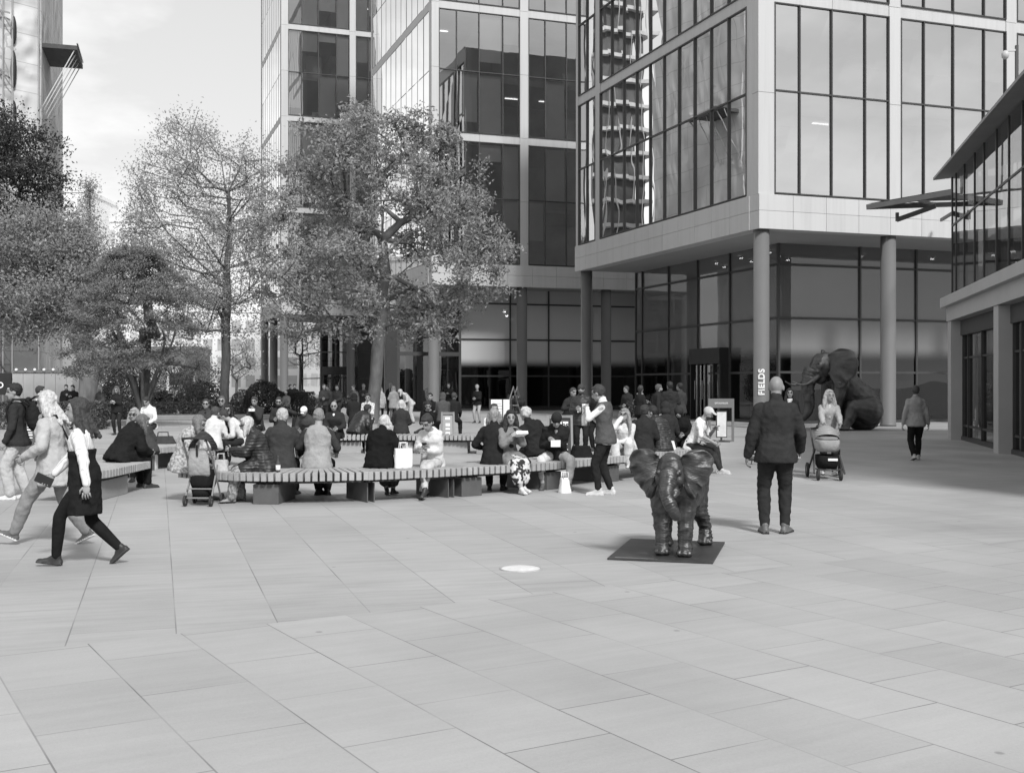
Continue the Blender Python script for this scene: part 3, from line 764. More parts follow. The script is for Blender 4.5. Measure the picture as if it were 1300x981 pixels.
# the market hall behind the photographer, seen only mirrored in the glass
MH = empty('market_hall', (0, -30, 0), R(180 + 14), 'long brick market hall with gables and white windows facing the plaza', 'building')
q = MB(); q.box(-60, 60, 0, 10, 0, 7.5)
for k in range(-5, 6):
    x = k * 11.0
    q.loft([[V((x - 5.4, y, 7.5)), V((x + 5.4, y, 7.5)), V((x, y, 12.2))] for y in (0, 10)])
q.build('wall', grey('brick', .13, .9, .25, 2, .3, 9), MH)
q = MB(); q.box(-.7, .7, -.05, .05, 4.3, 6.5); o0 = q.build('window', grey('white_sash', .6), MH); o0.location.x = -15 * 3.7
for k in range(-14, 16): copy_tree(o0, MH).location.x = k * 3.7
q = MB(); q.box(-1.7, 1.7, -.08, .02, .2, 3.3); o0 = q.build('shopfront', M_BLACK, MH); o0.location.x = -12 * 4.6
for k in range(-11, 13): copy_tree(o0, MH).location.x = k * 4.6
# ------------------------------------------------------------------ trees
def grow(start_nodes, targets, r, jit=.25, up=0.3, seg=1.1, stems=()):
    """nodes: list of [pos, parent]; every target is joined to the nearest fitting node"""
    nodes = [[V(p), i - 1] for i, p in enumerate(start_nodes)]
    top = nodes[-1][0]
    for k, (par, pts) in enumerate(stems):
        for j, q in enumerate(pts):
            nodes.append([V(q), par if j == 0 else len(nodes) - 1])
    n0 = len(nodes)
    tips = []
    first = max(1, n0 // 2) if not stems else len(start_nodes)
    targets = sorted(targets, key=lambda q: (V((q[0], q[1], 0)) - V((top.x, top.y, 0))).length + abs(q[2] - top.z) * .5)
    for q in targets:
        q = V(q); best = None; bd = 1e9
        for i in range(first, len(nodes)):
            p = nodes[i][0]
            d = (q - p).length
            rise = q.z - p.z
            d += max(0.0, .1 * d - rise) * up * 2
            if d < bd: bd = d; best = i
        p = nodes[best][0]; L = (q - p).length
        k = max(1, int(L / seg)); par = best
        sag = V((0, 0, 0))
        for j in range(1, k + 1):
            f = j / k
            x = p.lerp(q, f)
            if j < k:
                x += V((r.uniform(-1, 1), r.uniform(-1, 1), r.uniform(-.6, .9))) * jit * min(1.0, L / 3)
                x.z += L * .08 * math.sin(math.pi * f)
            nodes.append([x, par]); par = len(nodes) - 1
        tips.append(par)
    return nodes, tips
def tube_tree(nodes, rtip, rmax, expo=1.9, mb=None):
    n = len(nodes); acc = [0.0] * n; ch = [0] * n
    for i in range(n - 1, -1, -1):
        if acc[i] == 0: acc[i] = rtip ** expo
        p = nodes[i][1]
        if p >= 0: acc[p] += acc[i]; ch[p] += 1
    s = rmax / (acc[0] ** (1 / expo))
    rad = [max(rtip, (a ** (1 / expo)) * s) for a in acc]
    mb = mb or MB()
    for i in range(n):
        p = nodes[i][1]
        if p < 0: continue
        a, b = nodes[p][0], nodes[i][0]
        ra = min(rad[p], rad[i] * 1.35)
        ns = 9 if rad[i] > .12 else (6 if rad[i] > .04 else 4)
        d = (b - a)
        mb.tube([a - d * .04, b + d * .04], [ra, rad[i]], ns, cap=False)
    return mb, rad
def leaves(mb, c, n, sig, size, r, flat=.75, up=.5):
    for _ in range(n):
        p = c + V((r.gauss(0, sig), r.gauss(0, sig), r.gauss(0, sig * flat)))
        nrm = V((r.uniform(-1, 1), r.uniform(-1, 1), r.uniform(-.6, 1) + up)).normalized()
        a = nrm.cross(V((r.uniform(-1, 1), r.uniform(-1, 1), r.uniform(-1, 1)))).normalized()
        b = nrm.cross(a)
        s = size * r.uniform(.6, 1.35); w_ = s * r.uniform(.38, .6)
        f = nrm * (s * .18)
        mb.add([p - a * s * .5, p + b * w_ * .5 + f, p + a * s * .5, p - b * w_ * .5 + f], [(0, 1, 2), (0, 2, 3)])
def tree(name, label, trunk, targets, rmax, leafn, sig, lsize, lmat, bark, seed, jit=.3, up=.3, rtip=.012, flat=.75, group=None, midleaf=0.25, seg=1.1, stems=()):
    r = random.Random(seed)
    base = V(trunk[0])
    root = empty(name, base, 0, label, 'tree', group)
    nodes, tips = grow([V(p) - base for p in trunk], [V(p) - base for p in targets], r, jit, up, seg, stems)
    mb, rad = tube_tree(nodes, rtip, rmax)
    b0 = nodes[0][0]
    mb.tube([b0 - V((0, 0, .1)), b0 + V((0, 0, .25)), b0 + (nodes[1][0] - b0) * .5], [rmax * 1.35, rmax * 1.1, rmax], 10, cap=False)
    mb.build('trunk', bark, root)
    lm = MB()
    for tpn in tips:
        leaves(lm, nodes[tpn][0], leafn, sig, lsize, r, flat)
        q = nodes[tpn][1]
        if q > 0 and r.random() < midleaf * 2: leaves(lm, nodes[tpn][0].lerp(nodes[q][0], r.uniform(.3, 1)), int(leafn * midleaf), sig * .7, lsize, r, flat)
    lm.build('crown', lmat, root)
    return root

r = random.Random(11)
# big leafy plane tree
KT = 50 / 62.0
B = at(473, 50); B.z = 0
def main_targets():
    out = []
    zc, zb, zt, Rm = 8.4, 4.6, 17.1, 7.8
    while len(out) < 570:
        z = r.uniform(zb, zt)
        Rz = Rm * math.sqrt(max(0, 1 - ((z - zc) / (zt - zc)) ** 2)) if z > zc else Rm * (.70 + .30 * (z - zb) / (zc - zb))
        an = r.uniform(0, 2 * math.pi)
        lob = 1 + .16 * math.sin(3 * an + z * .9) + .12 * math.sin(5 * an - z * 1.7)
        q = math.sqrt(r.uniform(.10, 1.0)) * Rz * lob * .95
        p = V((B.x + KT * (.15 + q * math.cos(an)), B.y + KT * q * math.sin(an) * .9, z * KT))
        if noise.noise(p * (.62 / KT) + V((3, 1, 7))) < .08: continue
        if z < 6.2 and q < 2.6: continue
        out.append(p)
    return out
tree('plane_tree', 'big round leafy tree with a stout trunk in front of the middle office block',
     [B] + [B + V(q) * KT for q in ((.05, 0, 1.2), (.2, 0, 2.6), (.28, 0, 4.0), (.45, 0, 5.2), (.4, .1, 6.6), (.7, 0, 8.2), (.5, .2, 10), (.6, 0, 12))],
     main_targets(), .285, 66, .25, .18, leaf_mat('plane_leaf', .33), grey('plane_bark', .11, .95, .45, 4, .6, 16, stretch=(1, 1, .35)), 5, jit=.2, up=.6, seg=.9, rtip=.016)
# tall sparse tree to the left
B2 = at(285, 58); B2.z = 0
def sparse_targets(n, c, rad, thr, zmin):
    out = []
    while len(out) < n:
        p = V((r.uniform(-1, 1), r.uniform(-1, 1), r.uniform(-1, 1)))
        if p.length > 1 or p.length < .25: continue
        q = V((c.x + p.x * rad[0], c.y + p.y * rad[1], c.z + p.z * rad[2]))
        if q.z < zmin: continue
        if noise.noise(q * .5) < thr: continue
        out.append(q)
    return out
tree('sparse_tree', 'tall open tree with small pale leaves and long bare limbs beside the big leafy tree',
     [B2, B2 + V((0, 0, 1.5)), B2 + V((.08, 0, 3)), B2 + V((.05, 0, 4.6)), B2 + V((.15, 0, 6)), B2 + V((.1, 0, 7.6)), B2 + V((.3, 0, 9.4)), B2 + V((.2, 0, 11.5)), B2 + V((.35, 0, 13.2))],
     sparse_targets(460, B2 + V((-.9, 0, 9.3)), (4.4, 4.0, 6.4), -.2, 4.0), .23, 64, .36, .13, leaf_mat('young_leaf', .42, .5), M_BARK, 6, jit=.14, up=1.5, rtip=.009)
# multi-stem maple with layered fine foliage
B3 = at(182, 46); B3.z = 0
def layered(n, c, rx, ry, z0, z1):
    out = []
    while len(out) < n:
        an = r.uniform(0, 6.283); q = math.sqrt(r.random())
        z = r.choice((.0, .16, .34, .5, .66, .82, .96)) + r.gauss(0, .03)
        rr = (1 - max(0, z - .35) ** 2 * 1.5)
        p = V((c.x + rx * rr * q * math.cos(an), c.y + ry * rr * q * math.sin(an), z0 + z * (z1 - z0) - q * q * .7))
        if noise.noise(V((p.x * .5, p.y * .5, p.z * 1.6))) < -.2: continue
        out.append(p)
    return out
root3 = tree('maple_tree', 'many stemmed spreading tree with fine layered foliage over the planting bed',
     [B3, B3 + V((0, 0, .35))], layered(520, B3 + V((-.35, 0, 0)), 2.95, 2.6, 2.8, 7.4), .30, 70, .20, .10, leaf_mat('maple_leaf', .26, .45), M_BARK, 8, jit=.22, up=.05, rtip=.009, flat=.35,
     stems=[(1, [V((math.cos(a) * .22, math.sin(a) * .2, 1.0)), V((math.cos(a) * .5, math.sin(a) * .45, 1.8)), V((math.cos(a) * .95, math.sin(a) * .85, 2.7 + .3 * math.sin(3 * a))), V((math.cos(a) * 1.3, math.sin(a) * 1.2, 3.6 + .5 * math.sin(5 * a)))]) for a in [k * .785 + .2 for k in range(8)]])
# pale tree at the left edge with a thick leaning trunk
B4 = at(109, 52); B4.z = 0
tree('leaning_tree', 'pale leaved tree with a thick leaning trunk at the left edge of the plaza',
     [B4, B4 + V((.1, 0, 1.2)), B4 + V((.15, 0, 2.4)), B4 + V((-.1, 0, 3.4)), B4 + V((-.7, 0, 4.6)), B4 + V((-1.4, 0, 5.6)), B4 + V((-2.2, 0, 6.6))],
     sparse_targets(330, B4 + V((-2.2, 0, 6.6)), (3.9, 3.0, 3.3), -.25, 3.6), .42, 100, .42, .15, leaf_mat('pale_leaf', .34, .4), M_BARKP, 9, jit=.3)
# darker tree above it
B5 = at(-22, 68); B5.z = 0
tree('dark_tree', 'dark leaved tree rising beside the wrapped tower at the left edge',
     [B5, B5 + V((0, 0, 3)), B5 + V((.1, 0, 6)), B5 + V((.2, 0, 9)), B5 + V((0, 0, 12)), B5 + V((.3, 0, 14))],
     sparse_targets(300, B5 + V((.6, 0, 12.9)), (4.4, 3.4, 5.4), -.3, 8.0), .35, 100, .5, .20, leaf_mat('dark_leaf', .055, .25), M_BARK, 10)
# thin upright young tree
B6 = at(113, 66); B6.z = 0
tree('young_tree', 'thin upright young tree with pointed top between the tower and the sparse tree',
     [B6] + [B6 + V((.05 * math.sin(k), 0, 1.6 * k)) for k in range(1, 9)],
     [B6 + V((r.gauss(0, 1) * .95 * (1.06 - z / 14), r.gauss(0, 1) * (1.0 - z / 14), z)) for z in [r.uniform(4, 13.6) for _ in range(220)]] + [B6 + V((r.gauss(0, 1.5), r.gauss(0, 1.3), r.uniform(5, 8.8))) for _ in range(70)],
     .13, 24, .28, .12, leaf_mat('young_leaf', .42, .5), M_BARK, 12, jit=.15, up=1.2)
# small street tree seen through the undercroft
B7 = at(381, 108); B7.z = 0
tree('street_tree', 'small bare street tree seen between the columns of the undercroft',
     [B7, B7 + V((0, 0, 1.5)), B7 + V((.05, 0, 3)), B7 + V((0, 0, 4.4))], sparse_targets(70, B7 + V((0, 0, 5.2)), (1.7, 1.5, 2.4), -.4, 3.3), .13, 9, .3, .14, leaf_mat('young_leaf', .42, .5), M_BARK, 13, jit=.15, up=1.0)
B8 = at(300, 78); B8.z = 0
tree('street_tree', 'small rounded tree behind the hedges to the right of the sparse tree',
     [B8, B8 + V((0, 0, 1)), B8 + V((.05, 0, 2.0))], sparse_targets(60, B8 + V((.2, 0, 3.4)), (1.3, 1.2, 1.2), -.4, 2.3), .09, 26, .28, .13, leaf_mat('plane_leaf', .15), M_BARK, 14, jit=.15)

# ------------------------------------------------------------------ hedges, shrubs, planting beds
def leafy_solid(name, label, cat, loc, shape, n, size, lmat, seed, group=None, stems=True, core=True):
    """shape(r) gives a point on or near the surface of the plant and its outward direction"""
    r_ = random.Random(seed); root = empty(name, loc, 0, label, cat, group); mb = MB()
    for _ in range(n):
        p, nr = shape(r_)
        nr = (nr + V((r_.uniform(-1, 1), r_.uniform(-1, 1), r_.uniform(-1, 1))) * .9).normalized()
        a = nr.cross(V((r_.uniform(-1, 1), r_.uniform(-1, 1), r_.uniform(-1, 1)))).normalized(); b = nr.cross(a)
        s = size * r_.uniform(.6, 1.3)
        mb.add([p - a * s * .5, p + b * s * .28 + nr * s * .12, p + a * s * .5, p - b * s * .28 + nr * s * .12], [(0, 1, 2), (0, 2, 3)])
    mb.build('foliage', lmat, root)
    if stems:
        q = MB()
        for _ in range(9):
            p, nr = shape(r_); p = V((p.x * .75, p.y * .75, max(.2, p.z * .8)))
            q.tube([V((p.x * .5, p.y * .4, -.02)), V((p.x * .7, p.y * .7, p.z * .5)), p], [.03, .022, .01], 5)
        q.build('stem', M_BARK, root)
    return root
def box_shape(W, Dp, H, rough=.06):
    def f(r_):
        k = r_.random(); x = r_.uniform(-W / 2, W / 2); y = r_.uniform(-Dp / 2, Dp / 2); z = r_.uniform(.05, H)
        d = abs(r_.gauss(0, rough))
        if k < .42: return V((x, -Dp / 2 + d, z)), V((0, -1, .2))
        if k < .62: return V((x, y, H - d)), V((0, 0, 1))
        if k < .74: return V((-W / 2 + d, y, z)), V((-1, 0, .2))
        if k < .86: return V((W / 2 - d, y, z)), V((1, 0, .2))
        return V((x, y, z * .95)), V((0, -1, .5))
    return f
def ball_shape(rx, ry, rz, zc):
    def f(r_):
        d = V((r_.gauss(0, 1), r_.gauss(0, 1), r_.gauss(0, 1))).normalized()
        q = 1 - abs(r_.gauss(0, .14)); q *= 1 + .16 * noise.noise(d * 2.3)
        return V((d.x * rx * q, d.y * ry * q, max(.05, zc + d.z * rz * q))), d
    return f
M_HEDGE = leaf_mat('hedge_leaf', .035, .15); M_SHRUB = leaf_mat('shrub_leaf', .05, .2); M_BED = leaf_mat('bed_leaf', .09, .3)
g_ = at(374, 59); leafy_solid('hedge', 'dark square clipped hedge beside the columns of the undercroft', 'hedge', (g_.x, g_.y + .8, 0), box_shape(1.5, 2.2, 1.32, .05), 5200, .09, M_HEDGE, 21)
g_ = at(334, 58); leafy_solid('shrub', 'dark rounded shrub left of the clipped hedge', 'shrub', (g_.x, g_.y, 0), ball_shape(.98, 1.0, .95, .95), 4200, .13, M_SHRUB, 22)
g_ = at(228, 60); leafy_solid('hedge', 'long low hedge along the planting bed behind the people in sunglasses', 'hedge', (g_.x, g_.y, 0), box_shape(8.2, 1.0, .80, .08), 7000, .12, M_SHRUB, 23)
g_ = at(60, 44); leafy_solid('hedge', 'low leafy hedge behind the man with the backpack at the left edge', 'hedge', (g_.x, g_.y, 0), box_shape(4.5, 1.0, 1.05, .1), 5200, .12, M_BED, 24)
for i, (px, Y, s, m_, lb) in enumerate([(243, 66, .95, M_BED, 'loose pale shrub behind the long low hedge, left of the sparse tree'), (258, 70, 1.1, M_SHRUB, 'dark shrub behind the long low hedge near the sparse trunk'),
        (205, 62, .8, M_SHRUB, 'small dark shrub beside the many stemmed tree'), (310, 66, .8, M_BED, 'loose shrub just right of the sparse trunk'), (150, 56, 1.15, M_SHRUB, 'broad dark shrub left of the many stemmed tree'),
        (140, 60, .9, M_BED, 'feathery pale shrub between the leaning trunk and the many stemmed tree'), (400, 66, .55, M_BED, 'small loose shrub right of the clipped hedge'), (158, 74, 2.0, M_SHRUB, 'big dark bush at the back, behind the many stemmed tree'), (206, 78, 2.1, M_SHRUB, 'big dark bush at the back, right of the many stemmed tree'), (252, 76, 1.9, M_BED, 'big loose bush at the back, left of the sparse trunk'), (118, 76, 2.1, M_SHRUB, 'big dark bush at the back beside the leaning trunk')]):
    g_ = at(px, Y); leafy_solid('shrub', lb, 'shrub', (g_.x, g_.y, 0), ball_shape(s, s, s * .95, s * .8), int(1900 * s), .14, m_, 30 + i, 'shrubs in the planting beds')
# raised planting bed with a stone rim, as seating
m = MB()
pA, pB = at(150, 52), at(338, 55)
m.bar(V((pA.x, 55.5, .12)), V((pB.x, 57.4, .12)), 1.8, .24); o = m.build('planting_bed', grey('soil', .07, .95, .3, 4, .5, 12))
tag(o, 'dark soil bed under the long low hedge', 'planting bed')
m = MB(); m.bar(V((pA.x, 54.3, .12)), V((pB.x, 56.2, .12)), .4, .24)
tag(m.build('bed_kerb', M_STONE, None, .03), 'pale stone kerb along the front of the planting bed', 'kerb')
# mown grass patch in the garden
# ------------------------------------------------------------------ figures
PENDING = []          # meshes grown from overlapping volumes: voxel-merged into one skin at the end
def skinned(name, mb, vox, mats, parent=None, smooth=4, wrinkle=0.0, wfreq=9.0, post=None):
    me = mb.mesh(name)
    for m in (mats if isinstance(mats, (list, tuple)) else [mats]): me.materials.append(m)
    o = D.objects.new(name, me); link(o, parent)
    md = o.modifiers.new('r', 'REMESH'); md.mode = 'VOXEL'; md.voxel_size = vox; md.use_smooth_shade = True
    if smooth:
        sm = o.modifiers.new('s', 'SMOOTH'); sm.iterations = smooth; sm.factor = .5
    PENDING.append((o, wrinkle, wfreq, post))
    return o
def flush_skins():
    dg = bpy.context.evaluated_depsgraph_get()
    new = []
    for o, wr, wf, post in PENDING:
        new.append(D.meshes.new_from_object(o.evaluated_get(dg), preserve_all_data_layers=False, depsgraph=dg))
    for (o, wr, wf, post), me in zip(PENDING, new):
        old = o.data; nm = old.name; ml = [m for m in old.materials]
        o.modifiers.clear(); o.data = me; D.meshes.remove(old); me.name = nm
        me.materials.clear()
        for m in ml: me.materials.append(m)
        if wr:
            sd = V((sum(ord(q_) for q_ in nm) % 17, len(me.vertices) % 23, 3.0))
            for v, nrm in zip(me.vertices, [n.vector.copy() for n in me.vertex_normals]):
                c = v.co
                q = (.28 - abs(noise.noise(V((c.x * wf, c.y * wf, c.z * wf * 1.25)) + sd))) * 1.3 + noise.noise(V((c.x * wf * 2.4, c.y * wf * 2.4, c.z * wf * 2.0)) - sd) * .35
                v.co = c + nrm * (q * wr)
        if post: post(o, me)
        me.polygons.foreach_set('use_smooth', [True] * len(me.polygons))
        me.update()
    PENDING.clear()
def join_raw(me, mb, mat_index):
    """adds plain geometry (fingers, nails) to a finished mesh, rooted inside it"""
    bm = bmesh.new(); bm.from_mesh(me)
    vs_ = [bm.verts.new(p) for p in mb.v]
    for f in mb.f:
        try:
            q = bm.faces.new([vs_[i] for i in f]); q.smooth = True; q.material_index = mat_index
        except ValueError: pass
    bm.to_mesh(me); bm.free()

def ik(a, t, l1, l2, hint):
    d = t - a; L = d.length
    if L > (l1 + l2) * .995:
        t = a + d.normalized() * (l1 + l2) * .995; d = t - a; L = d.length
    L = max(L, abs(l1 - l2) + 1e-3)
    x = (l1 * l1 - l2 * l2 + L * L) / (2 * L); h = math.sqrt(max(0, l1 * l1 - x * x))
    u = d.normalized(); hh = hint - u * hint.dot(u)
    if hh.length < 1e-4: hh = V((0, 1, 0))
    return a + u * x + hh.normalized() * h, t

POSES = {
 'stand': dict(pz=.91, lf=(-.10, .02, .08), rf=(.10, -.02, .08), lh=(-.27, .06, .80), rh=(.27, .06, .80)),
 'walkL': dict(pz=.885, lf=(-.07, .36, .10), rf=(.07, -.36, .15), lh=(-.26, -.12, .84), rh=(.25, .22, .90), lfp=20, rfp=-38, lean=3),
 'walkR': dict(pz=.885, lf=(-.07, -.36, .15), rf=(.07, .36, .10), lh=(-.25, .22, .90), rh=(.26, -.12, .84), lfp=-38, rfp=20, lean=3),
 'sit': dict(pz=.56, lf=(-.13, .47, .08), rf=(.13, .44, .08), lh=(-.14, .36, .68), rh=(.14, .36, .68), lean=6, bend=10),
 'low': dict(pz=.54, lf=(-.16, .42, .08), rf=(.13, .50, .08), lh=(-.05, .30, .80), rh=(.06, .30, .80), lean=10, bend=16),
}
class Person: pass
def person(px, Y, face, h=1.72, pose='stand', top=('jacket', .05), bottom=('trousers', .04), shoes=.05, hair=('short', .03), skin=None, label='', group=None,
           b=1.0, fem=False, head=(0, 0), vox=None, z0=0.0, hold=None, glasses=None, under=None, legw=None, bib=None, tkind='plain', bkind='plain', scarf=None, beard=None, pos=None, **kw):
    """px: photo column of the hips; Y: distance; face: degrees, 0 = away from the camera, 90 = to the left, 180 = to the camera"""
    P = dict(POSES[pose]); P.update(kw)
    loc = pos if pos is not None else at(px, Y)
    s = h / 1.75
    near = Y < 15
    vox = vox or (.011 if near else .0145 if Y < 24 else .022 if Y < 40 else .03)
    vc = vox * (1.25 if near else 1.15)
    nseg = 14 if near else 10
    ret = Person()
    def S(p): return V((p[0] * s, p[1] * s, p[2] * s if p[2] > .3 or P['pz'] > .8 else p[2] * s))
    pel = V((P.get('px_', 0) * s, P.get('py_', 0) * s, P['pz'] * s if P['pz'] > .7 else P['pz']))
    seated = P['pz'] < .75
    lean, bend, tw = R(P.get('lean', 0)), R(P.get('bend', 0)), R(P.get('twist', 0)); roll = R(P.get('roll', 0))
    # spine frames
    def spine(tq):
        tot = .545
        f = max(0, min(1, tq / tot)); n_ = 8; p = V(pel); st = tq / n_
        for i in range(n_):
            ff = max(0, min(1, (i + .5) / n_ * f)); a = lean + bend * ff
            p = p + V((math.sin(roll * ff), math.sin(a), math.cos(a))) * st * s
        a = lean + bend * f
        T = V((math.sin(roll * f), math.sin(a), math.cos(a))).normalized()
        th = tw * f
        X = V((math.cos(th), math.sin(th), 0)); X = (X - T * X.dot(T)).normalized()
        Yv = T.cross(X)
        return p, X, Yv, T
    wS = .137 if fem else .158
    wH = .172 if fem else .162
    prof = [(-.10, .10, .09, 0), (-.05, wH * .93, .115, -.01), (.02, wH, .122, -.012), (.10, wH * .93, .108, -.004), (.19, .128 if fem else .145, .092, .006), (.29, .14 if fem else .158, .106, .012),
            (.38, .15 if fem else .170, .118 if fem else .116, .014), (.45, wS * .94, .100, .0), (.50, wS * .72, .078, -.012), (.535, .075, .06, -.012)]
    gb = b
    def torso(mb, inf=0.0, t0=-.2, t1=.6, wide=1.0, nk=16, hem=None, hext=0):
        rings = []
        pf = prof if hem is None else [(hem, .187 + hext, .142 + hext, -.008), (hem * .5, .185 + hext, .140 + hext, -.01)] + [q for q in prof if q[0] >= .02]
        for (tq, w_, d_, off) in pf:
            if tq < t0 or tq > t1: continue
            p, X, Yv, T = spine(tq)
            bel = gb if tq < .4 else (1 + (gb - 1) * .55)
            w2 = w_ * s * bel * wide + inf; d2 = d_ * s * bel * wide + inf
            rings.append([p + Yv * off * s + X * (w2 * math.copysign(abs(math.cos(k * 2 * math.pi / nk)) ** .85, math.cos(k * 2 * math.pi / nk))) + Yv * (d2 * math.sin(k * 2 * math.pi / nk)) for k in range(nk)])
        mb.loft(rings)
    N, NX, NY, NT_ = spine(.545)
    cS, SX, SY, ST = spine(.455)
    shl = {-1: cS - SX * wS * s * (1 + (gb - 1) * .5), 1: cS + SX * wS * s * (1 + (gb - 1) * .5)}
    cH = pel
    hip = {-1: pel + V((-.09 * s, 0, -.01)), 1: pel + V((.09 * s, 0, -.01))}
    J = {}
    for sd, fk, hk in ((-1, 'lf', 'lh'), (1, 'rf', 'rh')):
        ft = S(P[fk]); ht = V(P[hk]) * s
        if seated: ht.z = P[hk][2]; ft.z = P[fk][2]
        kh = P.get(fk + 'k', (sd * .12, 1.0, .35))
        kn, ank = ik(hip[sd], ft, .43 * s, .42 * s, V(kh))
        eh = P.get(hk + 'e', (sd * .55, -.8, -.35))
        el, wr_ = ik(shl[sd], ht, .285 * s, .255 * s, V(eh))
        J[sd] = (kn, ank, el, wr_)
    # head
    yaw, pit = R(head[0]), R(head[1]); hroll = R(P.get('hroll', 0))
    HM = Matrix.Rotation(yaw, 3, 'Z') @ Matrix.Rotation(-pit, 3, 'X') @ Matrix.Rotation(hroll, 3, 'Y')
    hb = N + NT_ * .045 * s + SY * .012 * s
    hc = hb + HM @ V((0, .028, .105)) * s
    hs = s * P.get('hsc', 1.0)
    # ---- body: one continuous skin
    mb = MB()
    torso(mb)
    mb.capsule(N - NT_ * .05 * s, .062 * s * (.9 if fem else 1.02), hb + HM @ V((0, .0, .05)) * s, .052 * s * (.9 if fem else 1.05), nseg)
    mb.ell(hc + HM @ V((0, -.008, .018)) * hs, .077 * hs, .097 * hs, .098 * hs, HM)
    mb.ell(hc + HM @ V((0, .022, -.045)) * hs, .060 * hs, .066 * hs, .072 * hs, HM)
    mb.ell(hc + HM @ V((0, .052, -.092)) * hs, .034 * hs, .034 * hs, .026 * hs, HM)
    mb.capsule(hc + HM @ V((0, .080, .012)) * hs, .011 * hs, hc + HM @ V((0, .104, -.028)) * hs, .0165 * hs, 8)
    mb.capsule(hc + HM @ V((-.032, .076, .030)) * hs, .013 * hs, hc + HM @ V((.032, .076, .030)) * hs, .013 * hs, 8)
    mb.capsule(hc + HM @ V((-.018, .078, -.064)) * hs, .011 * hs, hc + HM @ V((.018, .078, -.064)) * hs, .011 * hs, 8)
    for sd in (-1, 1):
        mb.ell(hc + HM @ V((sd * .079, -.004, -.012)) * hs, .013 * hs, .023 * hs, .034 * hs, HM, 8, 6)
    hands = MB()
    for sd in (-1, 1):
        kn, ank, el, wr_ = J[sd]
        g = 1 + (gb - 1) * .6
        mb.capsule(shl[sd], .056 * s * g, el, .042 * s * g, nseg); mb.capsule(el, .042 * s * g, wr_, .029 * s * g, nseg)
        mb.capsule(hip[sd], .092 * s * g, kn, .057 * s * g, nseg); cf = kn.lerp(ank, .3)
        mb.capsule(kn, .057 * s * g, cf, .058 * s * g, nseg); mb.capsule(cf, .058 * s * g, ank, .038 * s, nseg)
        fp = R(P.get(('lf' if sd < 0 else 'rf') + 'p', 0)); fy = R(P.get(('lf' if sd < 0 else 'rf') + 'y', -sd * 9))
        FM = Matrix.Rotation(fy, 3, 'Z') @ Matrix.Rotation(fp, 3, 'X')
        mb.capsule(ank + FM @ V((0, -.03, -.03)) * s, .03 * s, ank + FM @ V((0, .13, -.045)) * s, .027 * s, 8)
        ret.__dict__['fm%d' % sd] = FM
        # hand: palm in the skin, fingers rooted inside it
        fd = (wr_ - el).normalized()
        hd = V(P.get(('l' if sd < 0 else 'r') + 'hd', fd)).normalized() if (('l' if sd < 0 else 'r') + 'hd') in P else (fd + V((0, .15, -.25)) * (0 if seated else 1)).normalized()
        pn = V(P.get(('l' if sd < 0 else 'r') + 'pn', (-sd, .15, -.1)))       # palm faces the body by default
        pn = (pn - hd * pn.dot(hd)).normalized(); ac = hd.cross(pn).normalized()
        if (ac.dot(V((0, 1, 0))) if abs(hd.y) < .8 else ac.dot(V((-sd, 0, .3)))) < 0: ac = -ac   # thumb side
        HMx = Matrix((ac, hd, pn)).transposed()
        pc_ = wr_ + hd * .048 * s
        mb.ell(pc_, .040 * s, .054 * s, .018 * s, HMx, 10, 7)
        curl = P.get('curl', 38)
        for k, (ox, ln) in enumerate(((.030, .070), (.010, .078), (-.010, .073), (-.029, .058))):
            r0 = pc_ + (ac * ox + hd * .030) * s
            a1 = R(curl * .5 + 4 * k); a2 = R(curl * 1.4 + 6 * k)
            p1 = r0 + (hd * (math.cos(a1) * ln * .58) + pn * (math.sin(a1) * ln * .58) + ac * ox * .25) * s
            p2 = p1 + (hd * math.cos(a2) + pn * math.sin(a2)) * ln * .5 * s
            hands.tube([r0, p1, p2, p2 + (p2 - p1).normalized() * .004], [.0092 * s, .0085 * s, .0068 * s, .002], 6)
        t0_ = pc_ + (ac * .030 - hd * .022) * s; t1_ = t0_ + (ac * .030 + hd * .030 + pn * .012) * s; t2_ = t1_ + (hd * .030 + pn * .016 + ac * .004) * s
        hands.tube([t0_, t1_, t2_, t2_ + (t2_ - t1_).normalized() * .004], [.012 * s, .0105 * s, .0085 * s, .003], 6)
        ret.__dict__['hand%d' % sd] = (pc_, hd, pn, ac)
    skm = M_SKIN if skin is None else grey('skin_%d' % int(skin * 100), skin, .55, .08, 14, spec=.35)
    eye_c = [hc + HM @ V((sx * .031, .083, .010)) * hs for sx in (-1, 1)]; mouth = hc + HM @ V((0, .089, -.064)) * hs
    xm = HM @ V((1, 0, 0)); zm = HM @ V((0, 0, 1)); ym = HM @ V((0, 1, 0))
    def post(o, me):
        if Y < 45:
            bump_e = vox * .55
            for p in me.polygons:
                c = p.center
                if (c - hc).length > .2 * s or (c - hc).dot(ym) < .04: continue
                for e in eye_c:
                    d = c - e
                    if abs(d.dot(xm)) < .017 * hs + bump_e * .3 and abs(d.dot(zm)) < .008 * hs + bump_e * .4: p.material_index = 1
                    if abs(d.dot(xm)) < .024 * hs and abs(d.dot(zm) - .026 * hs) < .005 * hs + bump_e * .25: p.material_index = 1
                d = c - mouth
                if abs(d.dot(xm)) < .024 * hs and abs(d.dot(zm)) < .0055 * hs + bump_e * .3: p.material_index = 2
        join_raw(me, hands, 0)
    body = skinned('person', mb, vox * (.82 if near else .9), [skm, grey('eye_dark', .04, .3), grey('lip', .24, .5)], None, 3, 0, post=post)
    body.location = (loc.x, loc.y, z0); body.rotation_euler = (0, 0, R(face))
    tag(body, label, 'person', group)
